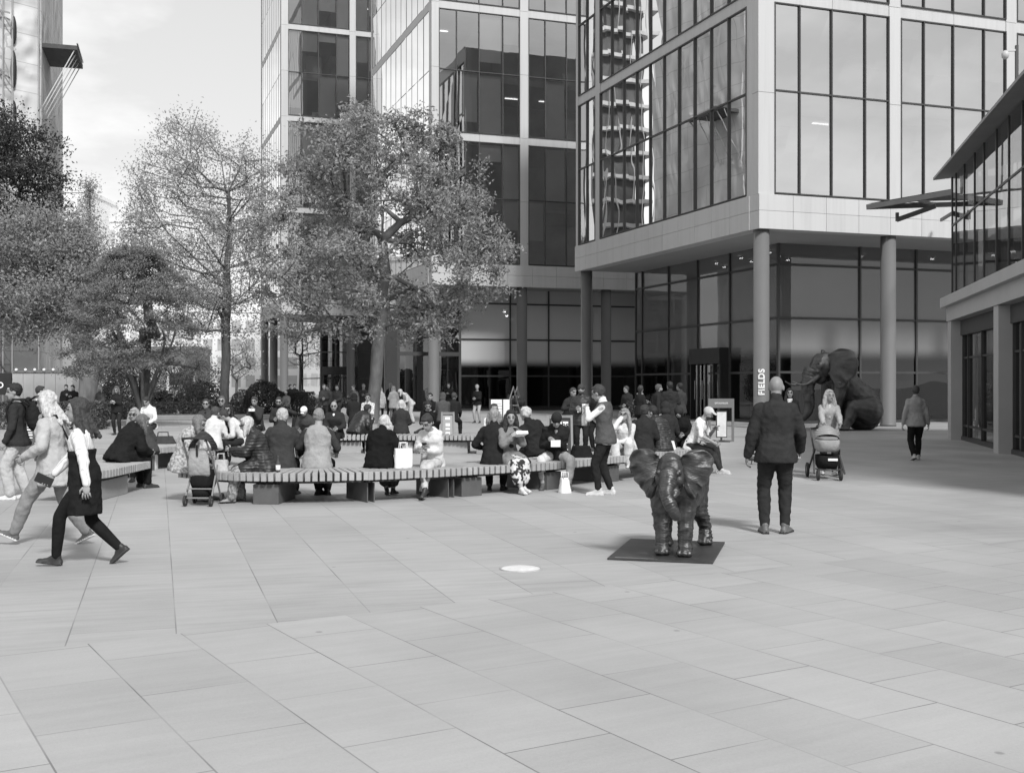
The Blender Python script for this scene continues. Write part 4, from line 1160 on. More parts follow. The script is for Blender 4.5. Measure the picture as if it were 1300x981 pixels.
    # ---- clothes
    def sleeves(mb, inf, upto=1.0, flare=0.0):
        for sd in (-1, 1):
            kn, ank, el, wr_ = J[sd]; g = 1 + (gb - 1) * .6
            mb.capsule(shl[sd] - ST * .004, (.053 * s * g + inf), el, .046 * s * g + inf * .95, nseg)
            if upto > .5:
                e2 = el.lerp(wr_, min(1, upto) * .94)
                mb.capsule(el, .046 * s * g + inf * .95, e2, .034 * s * g + inf * (.65 + flare), nseg)
    def legs(mb, inf, taper=1.0, upto=1.0, flare=0):
        for sd in (-1, 1):
            kn, ank, el, wr_ = J[sd]; g = 1 + (gb - 1) * .6
            mb.capsule(hip[sd] + V((0, -.012 * s, -.02)), .094 * s * g + min(inf, .012), kn, .062 * s * g + inf * taper, nseg)
            if upto > .5:
                e = kn.lerp(ank, (upto - .5) * 2)
                cf = kn.lerp(e, .35); mb.capsule(kn, .062 * s * g + inf * taper, cf, .061 * s * g + inf * taper, nseg)
                mb.capsule(cf, .061 * s * g + inf * taper, e, .044 * s * g + inf * (taper + flare), nseg)
    wr = .014 if Y < 24 else .013
    def hemmed(mb, low, inf, wide, front=0):
        """skirts of a garment hanging from the waist"""
        rings = []
        for k in range(5):
            f = k / 4; p, X, Yv, T = spine(.08)
            z = p.z + (low - p.z) * f
            w_ = (wH * s * gb + inf) * (1 + (wide - 1) * f); d_ = (.12 * s * gb + inf) * (1 + (wide - 1) * f * 1.3)
            sw = P.get('swing', 0) * f
            rings.append([V((p.x + w_ * math.cos(a), p.y - .005 + sw + d_ * math.sin(a), z)) for a in [j * math.pi / 10 for j in range(20)]])
        mb.loft(rings)
    tk = top[0]; tv = top[1]
    def upper(nm, tk, tv, kind, add=0.0):
        m2 = MB()
        inf = {'shirt': .012, 'tee': .013, 'jumper': .020, 'jacket': .026, 'vest': .036, 'puffer': .042, 'coat': .032, 'longcoat': .034, 'dress': .012}[tk] + add
        low = -.03 if bottom[0] == 'skirt' and tk == 'shirt' else -.13 if seated else {'shirt': -.12, 'tee': -.12, 'jumper': -.11, 'jacket': -.13, 'vest': -.11, 'puffer': -.12, 'coat': -.14, 'longcoat': -.14, 'dress': -.1}[tk]
        torso(m2, inf, -.5 if bottom[0] != 'skirt' or tk != 'shirt' else .02, .56, hem=None if bottom[0] == 'skirt' and tk == 'shirt' else low, hext=.022 if bottom[0] == 'wide' else 0)
        if tk not in ('vest', 'dress'): sleeves(m2, inf * .8, .45 if tk == 'tee' else 1.0, P.get('cuff', 0.0))
        if tk in ('coat', 'longcoat', 'puffer') and not seated: hemmed(m2, {'coat': .62, 'longcoat': .40, 'puffer': .70}[tk] * s, inf, {'coat': 1.2, 'longcoat': 1.38, 'puffer': 1.06}[tk])
        if 'coathem' in P and not seated: hemmed(m2, P['coathem'] * s, inf, 1.25)
        if tk == 'dress' and not seated: hemmed(m2, .52 * s, inf, 1.25)
        if tk in ('coat', 'longcoat', 'puffer') and seated and P.get('drape', 1):
            for sd in (-1, 1): m2.capsule(hip[sd] + V((0, 0, .03)), .10 * s + inf, hip[sd].lerp(J[sd][0], .75) + V((0, 0, .0)), .075 * s + inf, nseg)
        if tk in ('jacket', 'coat', 'longcoat', 'puffer', 'shirt'):     # collar
            nb = N - NT_ * .012 * s
            rr = .066 * s + inf * .35
            m2.capsule(nb, rr + .008, nb + NT_ * (.035 if tk != 'puffer' else .05) * s, rr, nseg)
        if P.get('hood'):
            m2.ell(N - SY * .085 * s - NT_ * .03 * s, .115 * s, .07 * s, .085 * s)
        return skinned(nm, m2, vc, cloth(tv, kind), body, 3, wr * (1.5 if tk in ('puffer', 'longcoat', 'coat') else 1.0), 8.0)
    if under: upper(under[0] if under[0] not in ('tee',) else 'shirt', under[0], under[1], under[2] if len(under) > 2 else 'plain', -.008)
    upper({'tee': 'shirt', 'longcoat': 'coat', 'puffer': 'jacket'}.get(tk, tk), tk, tv, tkind)
    bk_, bv = bottom[0], bottom[1]
    m2 = MB()
    if bk_ in ('trousers', 'jeans', 'wide', 'tights', 'cropped'):
        inf = {'trousers': .014, 'jeans': .009, 'wide': .022, 'tights': .004, 'cropped': .015}[bk_]
        torso(m2, min(inf * .7, .007), -.2, .12); legs(m2, inf, 1.0 if bk_ != 'wide' else 1.3, {'cropped': .84}.get(bk_, .97), .0 if bk_ != 'wide' else .25)
        m2.ell(pel + V((0, -.005, -.07 * s)), .12 * s * gb, .10 * s * gb, .09 * s)
        skinned('trousers' if bk_ != 'tights' else 'tights', m2, vc, cloth(bv, bkind), body, 3, wr * .8 if bk_ != 'tights' else 0, 10.0)
    elif bk_ == 'skirt':
        torso(m2, .008 if seated else .034, -.2, P.get('skirt_top', .14))
        if seated:
            for sd in (-1, 1): m2.capsule(hip[sd], (.095 if tk != 'coat' else .088) * s, J[sd][0] + V((0, .02, 0)), .088 * s, nseg); m2.capsule(J[sd][0], .092 * s, J[sd][0].lerp(J[sd][1], .62), .105 * s, nseg)
            m2.capsule(pel + V((0, .1, -.02)), .10 * s, J[-1][0].lerp(J[1][0], .5), .10 * s, nseg); m2.capsule(J[-1][0].lerp(J[1][0], .5), .10 * s, J[-1][0].lerp(J[1][0], .5) + V((0, .03, -.26 * s)), .12 * s, nseg)
        else: hemmed(m2, P.get('hem', .50) * s, .030, 1.12)
        skinned('skirt', m2, vc, cloth(bv, bkind), body, 3, wr, 9.0)
    if legw:
        m2 = MB(); legs(m2, .005, 1.0, .98); torso(m2, .003, -.2, .05)
        skinned('tights', m2, vc, cloth(legw), body, 3, 0)
    if bib is not None:      # shirt front showing in an open collar
        m2 = MB(); p1_, x1_, y1_, t1_ = spine(.50); p2_, x2_, y2_, t2_ = spine(.26)
        inf = .030 if tk != 'puffer' else .045
        m2.capsule(p1_ + y1_ * (.055 * s + inf * .6), .040 * s, p2_ + y2_ * (.105 * s * gb + inf * .75), .022 * s, 10)
        skinned('shirt_front', m2, vc, cloth(bib), body, 3, .004)
    # ---- shoes
    sm_ = grey('shoe_%d' % int(shoes * 100), shoes, .5, .15, 12, spec=.4)
    for sd in (-1, 1):
        ank = J[sd][1]; FM = ret.__dict__['fm%d' % sd]; m2 = MB()
        k = s * (1.0 if not fem else .92)
        heel = ank + FM @ V((0, -.045, -.040)) * k; ball = ank + FM @ V((0, .115, -.052)) * k; toe = ank + FM @ V((0, .175, -.056)) * k
        m2.capsule(heel, .038 * k, ball, .037 * k, 10); m2.capsule(ball, .037 * k, toe, .027 * k, 10); m2.capsule(ank + FM @ V((0, -.012, .012)) * k, .046 * k, ank + FM @ V((0, .07, -.035)) * k, .035 * k, 10)
        m2.obox(ank + FM @ V((0, .065, -.070)) * k, FM @ V((.040, 0, 0)) * k, FM @ V((0, .142, 0)) * k, FM @ V((0, 0, .010)) * k)
        if P.get('boots'): m2.capsule(ank + V((0, 0, .0)), .05 * k, ank.lerp(J[sd][0], .3), .053 * k, 10)
        q = skinned('shoe', m2, max(vc * .7, .012), [sm_, grey('shoe_sole_%d' % int(P.get('sole', .05) * 100), P.get('sole', .05), .7, .1, 8)], body, 2, post=(lambda o_, me_, a_=ank, Z_=FM @ V((0, 0, 1)), k_=k: [setattr(p_, 'material_index', 1) for p_ in me_.polygons if (p_.center - a_).dot(Z_) < -.058 * k_]))
    # ---- hair and headwear
    hk = hair[0]; hv = hair[1]
    if hk != 'bald':
        m2 = MB(); hm = grey('hair_%d' % int(hv * 100), hv, .6, .45, 16, .6, 40, stretch=(3, 3, .6))
        def HP(x, y, z): return hc + HM @ V((x, y, z)) * hs
        if hk in ('short', 'crop', 'grey', 'long', 'bob', 'bun', 'pony', 'curly'):
            e = .006 if hk == 'crop' else .014
            m2.ell(HP(0, -.032, .030), (.078 + e) * hs, (.090 + e) * hs, (.091 + e) * hs, HM)
            m2.ell(HP(0, -.055, -.012), (.074 + e * .7) * hs, .055 * hs, .075 * hs, HM)
            m2.ell(HP(0, .040, .096), .058 * hs, .038 * hs, .020 * hs, HM)
        if hk in ('long', 'bob'):
            L = .36 if hk == 'long' else .20
            bk2 = HP(0, -.085, -.02)
            for sx in (-1, -.5, 0, .5, 1):
                st = HP(sx * .078, -.055 + .035 * abs(sx), .02)
                dn = V((0, 0, -1)); e1 = st + (SX * sx * .03 - SY * (.03 - .05 * abs(sx))) * s + dn * L * .5 * s; e2 = st + (SX * sx * .045 - SY * (.05 - .09 * abs(sx))) * s + dn * L * s
                e1 += V(P.get('hblow', (0, 0, 0))) * .4; e2 += V(P.get('hblow', (0, 0, 0)))
                m2.capsule(st, .040 * hs, e1, .043 * hs, 8); m2.capsule(e1, .043 * hs, e2, .022 * hs, 8)
        if hk == 'bun': m2.ell(HP(0, -.085, .085), .048 * hs, .045 * hs, .045 * hs, HM)
        if hk == 'pony':
            m2.capsule(HP(0, -.10, .05), .03 * hs, HP(0, -.15, -.03), .033 * hs, 8); m2.capsule(HP(0, -.15, -.03), .033 * hs, HP(0, -.14, -.18), .014 * hs, 8)
        if hk == 'curly':
            r_ = random.Random(int(px * 7))
            for _ in range(26):
                d = V((r_.gauss(0, 1), r_.gauss(0, 1) - .4, r_.gauss(0, 1) + .5)).normalized(); m2.ell(HP(d.x * .09, -.02 + d.y * .10, .025 + d.z * .10), .03 * hs, .03 * hs, .03 * hs, None, 7, 5)
        if hk in ('cap', 'beanie'):
            m2.ell(HP(0, -.012, .035), .092 * hs, .110 * hs, .088 * hs if hk == 'cap' else .100 * hs, HM)
            if hk == 'cap': m2.obox(HP(0, .125, .048), HM @ V((.062, 0, 0)) * hs, HM @ V((0, .05, -.008)) * hs, HM @ V((0, 0, .006)) * hs)
            else: m2.ell(HP(0, -.012, .025), .096 * hs, .113 * hs, .03 * hs, HM)
            hm = cloth(hv)
        if hk == 'hood':
            m2.ell(HP(0, -.022, .022), .105 * hs, .115 * hs, .118 * hs, HM); m2.ell(HP(0, -.06, -.08), .105 * hs, .085 * hs, .09 * hs, HM); hm = cloth(hv)
        skinned('hair' if hk not in ('cap', 'beanie', 'hood') else ('hood' if hk == 'hood' else 'hat'), m2, max(.010, vc * .8), hm, body, 2, .014 if hk in ('long', 'bob', 'curly') else .003 if hk in ('cap', 'beanie', 'hood') else .013, 20.0)
    if beard is not None:
        m2 = MB(); m2.ell(hc + HM @ V((0, .040, -.078)) * hs, .062 * hs, .062 * hs, .05 * hs, HM)
        skinned('beard', m2, max(.010, vc * .8), grey('hair_%d' % int(beard * 100), beard, .6, .45, 16, .6, 40, stretch=(3, 3, .6)), body, 2, .003, 25)
    if glasses:
        m2 = MB()
        for sx in (-1, 1):
            c = hc + HM @ V((sx * .034, .101, .012)) * hs
            m2.ell(c, .027 * hs, .008 * hs, .020 * hs, HM, 10, 6)
            m2.bar(c + HM @ V((sx * .024, -.004, .006)) * hs, hc + HM @ V((sx * .084, -.005, .012)) * hs, .006)
        m2.bar(hc + HM @ V((-.012, .106, .016)) * hs, hc + HM @ V((.012, .106, .016)) * hs, .006)
        m2.build('sunglasses' if glasses == 'sun' else 'glasses', M_BLACK, body)
    if scarf is not None:
        m2 = MB()
        for k in range(3):
            m2.capsule(N + SX * (-.05) * s + SY * .06 * s - NT_ * (.0 + .02 * k), .03 * s, N + SX * .05 * s + SY * .06 * s - NT_ * .02 * k, .03 * s, 8)
        m2.capsule(N + SY * .10 * s - NT_ * .02, .04 * s, N + SY * .14 * s - NT_ * .30 * s + SX * .05, .05 * s, 8)
        m2.capsule(N + SX * .07 * s, .035 * s, N - SX * .07 * s - SY * .05 * s, .035 * s, 8)
        skinned('scarf', m2, vc, cloth(scarf), body, 3, .01, 14)
    ret.o = body; ret.J = J; ret.s = s; ret.hc = hc; ret.HM = HM; ret.N = N; ret.SX = SX; ret.SY = SY; ret.ST = ST; ret.spine = spine; ret.pel = pel; ret.hip = hip
    ret.M = Matrix.Translation((loc.x, loc.y, z0)) @ Matrix.Rotation(R(face), 4, 'Z')
    return ret
def world(p, q): return p.M @ q
# ------------------------------------------------------------------ slatted benches
M_SLAT = grey('bench_timber', .34, .75, .22, 3, .3, 18, stretch=(1, 1, 1))
M_BBASE = grey('bench_base', .10, .6, .2, 3, .15, 20)
M_PLINTH = grey('bench_plinth', .33, .7, .1, 2, .2, 20)
ZS = .46
def top_pt(px, py, z=ZS):
    Y = (H_CAM - z) * F_PX / (py - Y_HOR); return V(((px - 650) / F_PX * Y, Y, 0))
def resample(pts, step):
    out = [pts[0]]; acc = 0.0
    for a, b in zip(pts, pts[1:]):
        L = (b - a).length; d = step - acc
        while d < L:
            out.append(a.lerp(b, d / L)); d += step
        acc = (acc + L) % step
    return out
def smooth_path(pts, n=4):
    out = []
    for i in range(len(pts) - 1):
        p0 = pts[max(0, i - 1)]; p1 = pts[i]; p2 = pts[i + 1]; p3 = pts[min(len(pts) - 1, i + 2)]
        for k in range(n):
            t = k / n
            out.append(.5 * ((2 * p1) + (p2 - p0) * t + (2 * p0 - 5 * p1 + 4 * p2 - p3) * t * t + (3 * p1 - p0 - 3 * p2 + p3) * t * t * t))
    out.append(pts[-1]); return out
def bench(label, pts, depth=1.1, base='box', ends=(.08, .92), group='curved slatted benches'):
    """pts: the near edge of the seat, on the ground plane, left to right"""
    pth = resample(smooth_path(pts, 6), .106)
    c = pth[len(pth) // 2]
    root = empty('bench', (c.x, c.y, 0), 0, label, 'bench', group)
    mb = MB(); r_ = random.Random(len(pth)); off = V((c.x, c.y, 0)); nrm = []
    for i, p in enumerate(pth):
        d = (pth[min(i + 1, len(pth) - 1)] - pth[max(i - 1, 0)]).normalized(); n_ = V((-d.y, d.x, 0)); nrm.append((d, n_))
        q = p + n_ * depth / 2 - off + V((0, 0, ZS - .06 + r_.uniform(-.002, .002)))
        mb.obox(q, d * .0375, n_ * (depth / 2 + r_.uniform(-.004, .004)), V((0, 0, .06)))
    mb.build('seat', M_SLAT, root, .006)
    for f in (.22, .78):
        rl = MB()
        for i in range(len(pth) - 1):
            a = pth[i] + nrm[i][1] * depth * f - off; b = pth[i + 1] + nrm[i + 1][1] * depth * f - off
            rl.bar(a + V((0, 0, ZS - .145)), b + V((0, 0, ZS - .145)), .06, .045)
        rl.build('rail', M_FRAME, root)
    for f in ends:
        i = int(f * (len(pth) - 1)); d, n_ = nrm[i]; p = pth[i] - off
        mb = MB(); m = MB()
        if base == 'box':
            mb.obox(p + n_ * depth * .5 + V((0, 0, (ZS - .17) / 2)), d * .19, n_ * (depth * .40), V((0, 0, (ZS - .17) / 2)))
            mb.build('support', M_BBASE, root, .008)
        elif base == 'leg':
            mb.obox(p + n_ * depth * .5 + V((0, 0, (ZS - .17) / 2)), d * .008, n_ * (depth * .38), V((0, 0, (ZS - .17) / 2)))
            mb.build('support', M_BBASE, root)
        else:
            mb.obox(p + n_ * depth * .5 + V((0, 0, (ZS - .17) / 2)), d * .6, n_ * (depth * .36), V((0, 0, (ZS - .17) / 2)))
            mb.build('support', M_PLINTH, root, .01)
    return root
T = top_pt
bench('slatted bench under the woman in the pale quilted coat and the pushchair', [T(228, 596), T(300, 600), T(390, 600.5), T(470, 599)], ends=(.52,))
bench('middle slatted bench under the woman in the white jumper with crossed legs', [T(471, 599), T(520, 597), T(560, 595.3), T(595, 593.2)], base='leg', ends=(.0, .12, .92, .99))
bench('slatted bench under the woman eating beside the man in the beanie', [T(597, 593.1), T(640, 590.8), T(690, 587.8), T(742, 583.2)], ends=(.08, .78))
bench('slatted bench curving away behind the small elephant statue', [T(744, 583), T(800, 577.6), T(850, 573), T(893, 569.5)], ends=(.28, .80))
bench('far left slatted bench under the white cardboard box', [T(176, 570), T(215, 567), T(262, 563.5)], ends=(.25, .8))
bench('short slatted bench behind the walking women under the huddled person in black', [T(118, 599), T(150, 594), T(192, 585)], depth=.9, base='plinth', ends=(.42,))
bench('rear slatted bench under the person in the white shirt seen from behind', [T(262, 558), T(330, 554.5), T(398, 553)], base='plinth', ends=(.2, .75))
bench('rear slatted bench behind the old man in the pale waistcoat', [T(400, 553), T(470, 552.6), T(528, 552.6)], base='plinth', ends=(.25, .75))
bench('rear slatted bench beside the notice boards', [T(530, 552.6), T(590, 552.8), T(655, 554)], base='plinth', ends=(.25, .8))

# ------------------------------------------------------------------ small things
def on(o, p, rz=0): o.location = p; o.rotation_euler = (0, 0, rz); return o
def text_mesh(body, size, mat, parent, M, bold=.0, name='lettering', align='CENTER'):
    fc = D.curves.new('t', 'FONT'); fc.body = body; fc.size = size; fc.extrude = .002; fc.offset = bold; fc.align_x = align
    to = D.objects.new('t', fc); COL.objects.link(to); bpy.context.view_layer.update()
    me = D.meshes.new_from_object(to.evaluated_get(bpy.context.evaluated_depsgraph_get())); D.objects.remove(to)
    me.transform(M); me.materials.append(mat); me.name = name
    return link(D.objects.new(name, me), parent)
FACE = Matrix.Rotation(R(90), 4, 'X')     # lettering that faces -Y
def aboard(label, p, rz, W, H, panel, lines, title=None):
    root = empty('board_sign', p, rz, label, 'sign board')
    tl = .14
    mb = MB()
    for sg in (-1, 1):
        for sx in (-1, 1): mb.bar((sx * (W / 2 - .025), sg * .26, 0), (sx * (W / 2 - .045), sg * .02, H), .05, .03)
        mb.bar((-W / 2 + .05, sg * .03, H - .03), (W / 2 - .05, sg * .03, H - .03), .03, .06); mb.bar((-W / 2 + .05, sg * .235, .12), (W / 2 - .05, sg * .235, .12), .03, .05)
    mb.build('frame', grey('board_frame', .22, .6, .1, 5), root)
    a = math.atan2(.24, H)
    mb = MB(); Rm = Matrix.Rotation(-a, 4, 'X')
    def slab(m_, x0, x1, z0, z1, d0, d1):
        m_.hexa([Rm @ V(q) + V((0, -.245, .0)) for q in ((x0, d0, z0), (x1, d0, z0), (x1, d1, z0), (x0, d1, z0), (x0, d0, z1), (x1, d0, z1), (x1, d1, z1), (x0, d1, z1))])
    slab(mb, -W / 2 + .05, W / 2 - .05, .15, H - .06, .0, .015)
    mb.hexa([V((x * (W / 2 - .055), (.245 - .235 * (z - .15) / (H - .2)), z)) + V((0, dy, 0)) for z in (.15, H - .08) for x, dy in ((-1, 0), (1, 0), (1, .012), (-1, .012))])
    mb.build('panel', panel, root)
    if title:
        mb = MB(); slab(mb, -W / 2 + .12, W / 2 - .12, H * .70, H * .88, -.006, -.002); mb.build('label_card', M_PAPER, root)
        text_mesh(title, .19, M_BLACK, root, Matrix.Translation((0, -.245, 0)) @ Rm @ Matrix.Translation((0, -.009, H * .745)) @ FACE, .004)
    mb = MB()
    for (x0, x1, z0, z1) in lines: slab(mb, x0, x1, z0, z1, -.005, -.001)
    if mb.v: mb.build('note', M_PAPER, root)
    return root
rr = random.Random(4)
ln = []
for k in range(7):
    z = .62 - k * .065
    ln.append((-.20 + rr.uniform(0, .05), .20 - rr.uniform(0, .12), z, z + .022))
aboard('chalk sandwich board with a white card reading Cobs beside the man in the padded waistcoat', V((at(711, 26.5).x, 26.5, 0)), R(-4), .62, 1.02, M_BLACK, ln, 'Cobs')
aboard('grey notice board with pale paper notes taped down it behind the rear bench', V((at(568.5, 31).x, 31, 0)), R(3), .40, .98, grey('board_grey', .30, .6, .08, 4), [(-.07, .06, .80, .87), (-.06, .06, .62, .70), (-.06, .06, .52, .57), (-.06, .06, .40, .46), (-.06, .06, .18, .26)])
ln = []
for k in range(11):
    z = .95 - k * .065
    for j in range(3): ln.append((-.33 + j * .23 + rr.uniform(0, .06), -.33 + j * .23 + rr.uniform(.10, .19), z, z + rr.uniform(.015, .035)))
aboard('grey chalkboard covered in writing behind the blond walker at the left', V((at(53, 28).x, 28, 0)), R(-3), .82, 1.12, grey('chalkboard', .08, .7, .3, 5), ln)
# flat white menu board on a post
root = empty('menu_board', (at(634, 34).x, 34, 0), 0, 'white menu board on thin posts beside the man in sunglasses and white shirt', 'sign board')
mb = MB(); mb.box(-.25, .30, -.02, .02, .45, 1.28); mb.build('panel', M_PAPER, root)
mb = MB(); mb.bar((.34, 0, 0), (.34, 0, 1.3), .05); mb.bar((.10, -.03, 0), (.10, -.03, 1.3), .03); mb.bar((-.28, 0, 0), (-.28, 0, 1.3), .04); mb.build('post', M_FRAME, root)
mb = MB()
for k in range(8): mb.box(-.2, .05 + .02 * (k % 3), -.026, -.022, 1.15 - k * .08, 1.17 - k * .08)
mb.build('print_line', grey('faint_print', .45, .8), root)
# framed poster stand
root = empty('sign_stand', (at(915.5, 34.5).x, 34.5, 0), R(4), 'grey metal sign frame with a white poster panel in front, by the office columns', 'sign')
mb = MB()
for sx in (-1, 1): mb.box(sx * .36 - .035, sx * .36 + .035, -.02, .02, 0, 1.3)
mb.box(-.3249, .3249, -.02, .02, 1.02, 1.3); mb.box(-.3249, .3249, -.018, .018, 0, .05); mb.build('frame', M_FRAME2, root)
text_mesh('SPITALFIELDS', .07, M_PAPER, root, Matrix.Translation((0, -.024, 1.14)) @ FACE)
mb = MB(); mb.box(-.19, .14, -.16, -.12, .13, .93); mb.box(-.25, .2, -.3, .0, 0, .03); mb.bar((-.03, -.14, .03), (-.03, -.14, .13), .05); pp_ = mb.build('poster_case', M_FRAME, root)
mb = MB(); mb.box(-.165, .115, -.165, -.162, .16, .90); mb.build('poster', grey('poster_print', .62, .6, .22, 3), pp_)
# black sign with a white letter at the left edge
g_ = at(5, 48)
root = empty('hoarding_sign', (g_.x, 48, 0), 0, 'black sign with a white letter O cut by the left edge of the picture', 'sign')
mb = MB(); mb.box(-2.2, .32, -.05, .05, 1.28, 2.2); mb.build('panel', M_BLACK, root)
mb = MB(); mb.bar((-1.8, 0, 0), (-1.8, 0, 1.28), .1); mb.bar((.2, 0, 0), (.2, 0, 1.28), .1); mb.build('post', M_FRAME, root)
text_mesh('O', .34, M_PAPER, root, Matrix.Translation((-.13, -.056, 1.58)) @ FACE, .008)
# white hoarding panels with a string of bulbs
g_ = at(16, 62); g2 = at(98, 62)
root = empty('hoarding', (g_.x, 62, 0), 0, 'pale timber hoarding topped with a string of round bulbs below the wrapped tower', 'hoarding')
mb = MB(); Wh = g2.x - g_.x
for k in range(6): mb = MB(); mb.box(Wh * k / 6 + .01, Wh * (k + 1) / 6 - .01, -.03, .03, .05, 2.35); mb.build('panel', grey('hoarding_panel', .36, .7, .15, 1), root)
for k in range(7): mb = MB(); mb.ell((Wh * (k + .5) / 7, -.12, 2.5), .085, .085, .085, None, 8, 6); mb.build('bulb', grey('bulb_glass', .85, .3, .02), root)
mb = MB(); mb.bar((0, -.05, 2.42), (Wh, -.05, 2.42), .1, .12); mb.build('rail', M_FRAME2, root)
# pale information panel and white gateway in the distance
for px, Y, w_, z0, z1, lb in ((103, 60, .9, 1.0, 2.3, 'pale poster panel on dark legs beside the hoarding'),):
    root = empty('poster_panel', (at(px, Y).x, Y, 0), 0, lb, 'poster panel')
    mb = MB(); mb.box(-w_ / 2, w_ / 2, -.03, .03, z0, z1); mb.build('panel', grey('poster_print', .62, .6, .22, 3), root)
    mb = MB(); mb.bar((-.4, 0, 0), (-.4, 0, z0), .06); mb.bar((.4, 0, 0), (.4, 0, z0), .06); mb.build('post', M_FRAME, root)
root = empty('gateway', (at(230, 100).x, 100, 0), 0, 'white gateway with a dark panel between two square posts beyond the hedges', 'gateway')
for sx in (-1, 1):
    mb = MB(); mb.box(sx * 1.15 - .12, sx * 1.15 + .12, -.12, .12, 0, 2.9); mb.box(sx * 1.15 - .17, sx * 1.15 + .17, -.17, .17, 2.9, 3.05); mb.build('post', M_WHITE, root)
mb = MB(); mb.box(-1.02, 1.02, -.05, .05, 1.6, 2.7); mb.build('panel', M_BLACK, root)
mb = MB(); mb.box(-1.02, 1.02, -.04, .04, .2, 1.3); mb.build('gate', M_WHITE, root)
# parked white van far left
root = empty('van', (at(138, 105).x, 105, 0), R(8), 'white van parked on the street beyond the planting beds', 'van')
mb = MB(); pr = [(-2.3, .35), (2.35, .35), (2.4, .95), (1.75, 1.15), (1.15, 1.85), (-2.3, 1.95)]
mb.loft([[V((x, y, z)) for x, z in pr] for y in (-.85, -.95, .95, .85)]); mb.build('body', grey('van_paint', .75, .3, .03, 3), root, .05)
mb = MB(); mb.hexa([V(q) for q in ((.2, -.97, 1.1), (1.6, -.97, 1.1), (1.6, -.94, 1.1), (.2, -.94, 1.1), (.2, -.955, 1.7), (1.1, -.955, 1.7), (1.1, -.93, 1.7), (.2, -.93, 1.7))]); mb.build('window', M_BLACK, root)
for x in (-1.5, 1.55):
    for y in (-.86, .86):
        mb = MB(); mb.tube([(x, y - .1, .34), (x, y + .1, .34)], .34, 18); wq = mb.build('wheel', M_RUBBER, root)
        mb = MB(); mb.tube([(x, y - .115, .34), (x, y + .115, .34)], .19, 14); mb.build('rim', M_METAL, wq)

# ------------------------------------------------------------------ pushchairs
def wheel(root, c, r_, w_=.045, ax=(1, 0, 0)):
    c = V(c); a = V(ax)
    mb = MB(); n = 20
    pts = []
    b1 = V((0, 0, 1)); b2 = a.cross(b1)
    rings = []
    for q, rad in ((-1, r_ * .86), (-.7, r_), (.7, r_), (1, r_ * .86), (1, r_ * .62), (-1, r_ * .62)):
        rings.append([c + a * (q * w_ / 2) + (b1 * math.cos(2 * math.pi * k / n) + b2 * math.sin(2 * math.pi * k / n)) * rad for k in range(n)])
    rings.append(rings[0]); mb.loft(rings, cap=False)
    o = mb.build('wheel', M_RUBBER, root)
    mb = MB(); mb.tube([c - a * w_ * .35, c + a * w_ * .35], r_ * .62, 14); mb.build('rim', M_METAL, o)
# buggy seen from behind, beside the woman in the pale coat
root = empty('pushchair', (at(253, 16.35).x, 16.35, 0), R(-4), 'black pushchair with a pale grey back seen from behind at the bench', 'pushchair')
root.scale = (.80, .88, .92)
mb = MB()
for sx in (-1, 1):
    mb.bar((sx * .24, -.05, .10), (sx * .22, .30, .62), .025); mb.bar((sx * .24, .42, .10), (sx * .23, .02, .75), .025); mb.bar((sx * .23, .02, .75), (sx * .21, -.22, 1.02), .025)
mb.bar((-.24, -.03, .13), (.24, -.03, .13), .022); mb.bar((-.23, -.01, .27), (.23, -.01, .27), .02); mb.build('chassis', grey('grey_tube', .22, .4, .1, 5), root)
mb = MB(); mb.tube([(-.21, -.22, 1.02), (-.20, -.27, 1.06), (0, -.28, 1.07), (.20, -.27, 1.06), (.21, -.22, 1.02)], .02, 8); mb.build('handle', M_RUBBER, root)
mb = MB()
def rr_ring(w_, z, y, d): return [V((w_ * math.copysign(abs(math.cos(a)) ** .5, math.cos(a)), y + d * math.sin(a), z)) for a in [k * math.pi / 10 for k in range(20)]]
mb.loft([rr_ring(.17, .46, .03, .04), rr_ring(.20, .50, .0, .05), rr_ring(.19, .70, -.03, .05), rr_ring(.16, .86, -.05, .05), rr_ring(.15, .90, -.05, .03)]); mb.build('back_panel', cloth(.34), root)
mb = MB()
mb.loft([[V((.215 * math.cos(a) , .02 - .10 * f + .0 * a, .86 + .20 * math.sin(a) * (1 - .0 * f))) + V((0, .42 * f, .10 * math.sin(math.pi * f) * max(0, math.sin(a)))) for a in [math.pi * k / 12 for k in range(13)]] for f in (0, .25, .5, .75, 1)], cap=False); mb.build('canopy', cloth(.03, 'quilt'), root)
mb = MB(); mb.loft([rr_ring(.19, .28, .2, .2), rr_ring(.21, .34, .2, .23), rr_ring(.21, .52, .2, .23), rr_ring(.20, .55, .2, .2)]); mb.build('seat', cloth(.02), root)
mb = MB(); mb.loft([rr_ring(.17, .13, .17, .15), rr_ring(.19, .25, .17, .18)]); mb.build('basket', cloth(.02), root)
mb = MB(); mb.bar((0, -.105, .78), (0, -.125, .96), .035, .012); mb.build('strap', M_BLACK, root)
for sx in (-1, 1): wheel(root, (sx * .235, -.06, .085), .085); wheel(root, (sx * .255, .44, .085), .085)
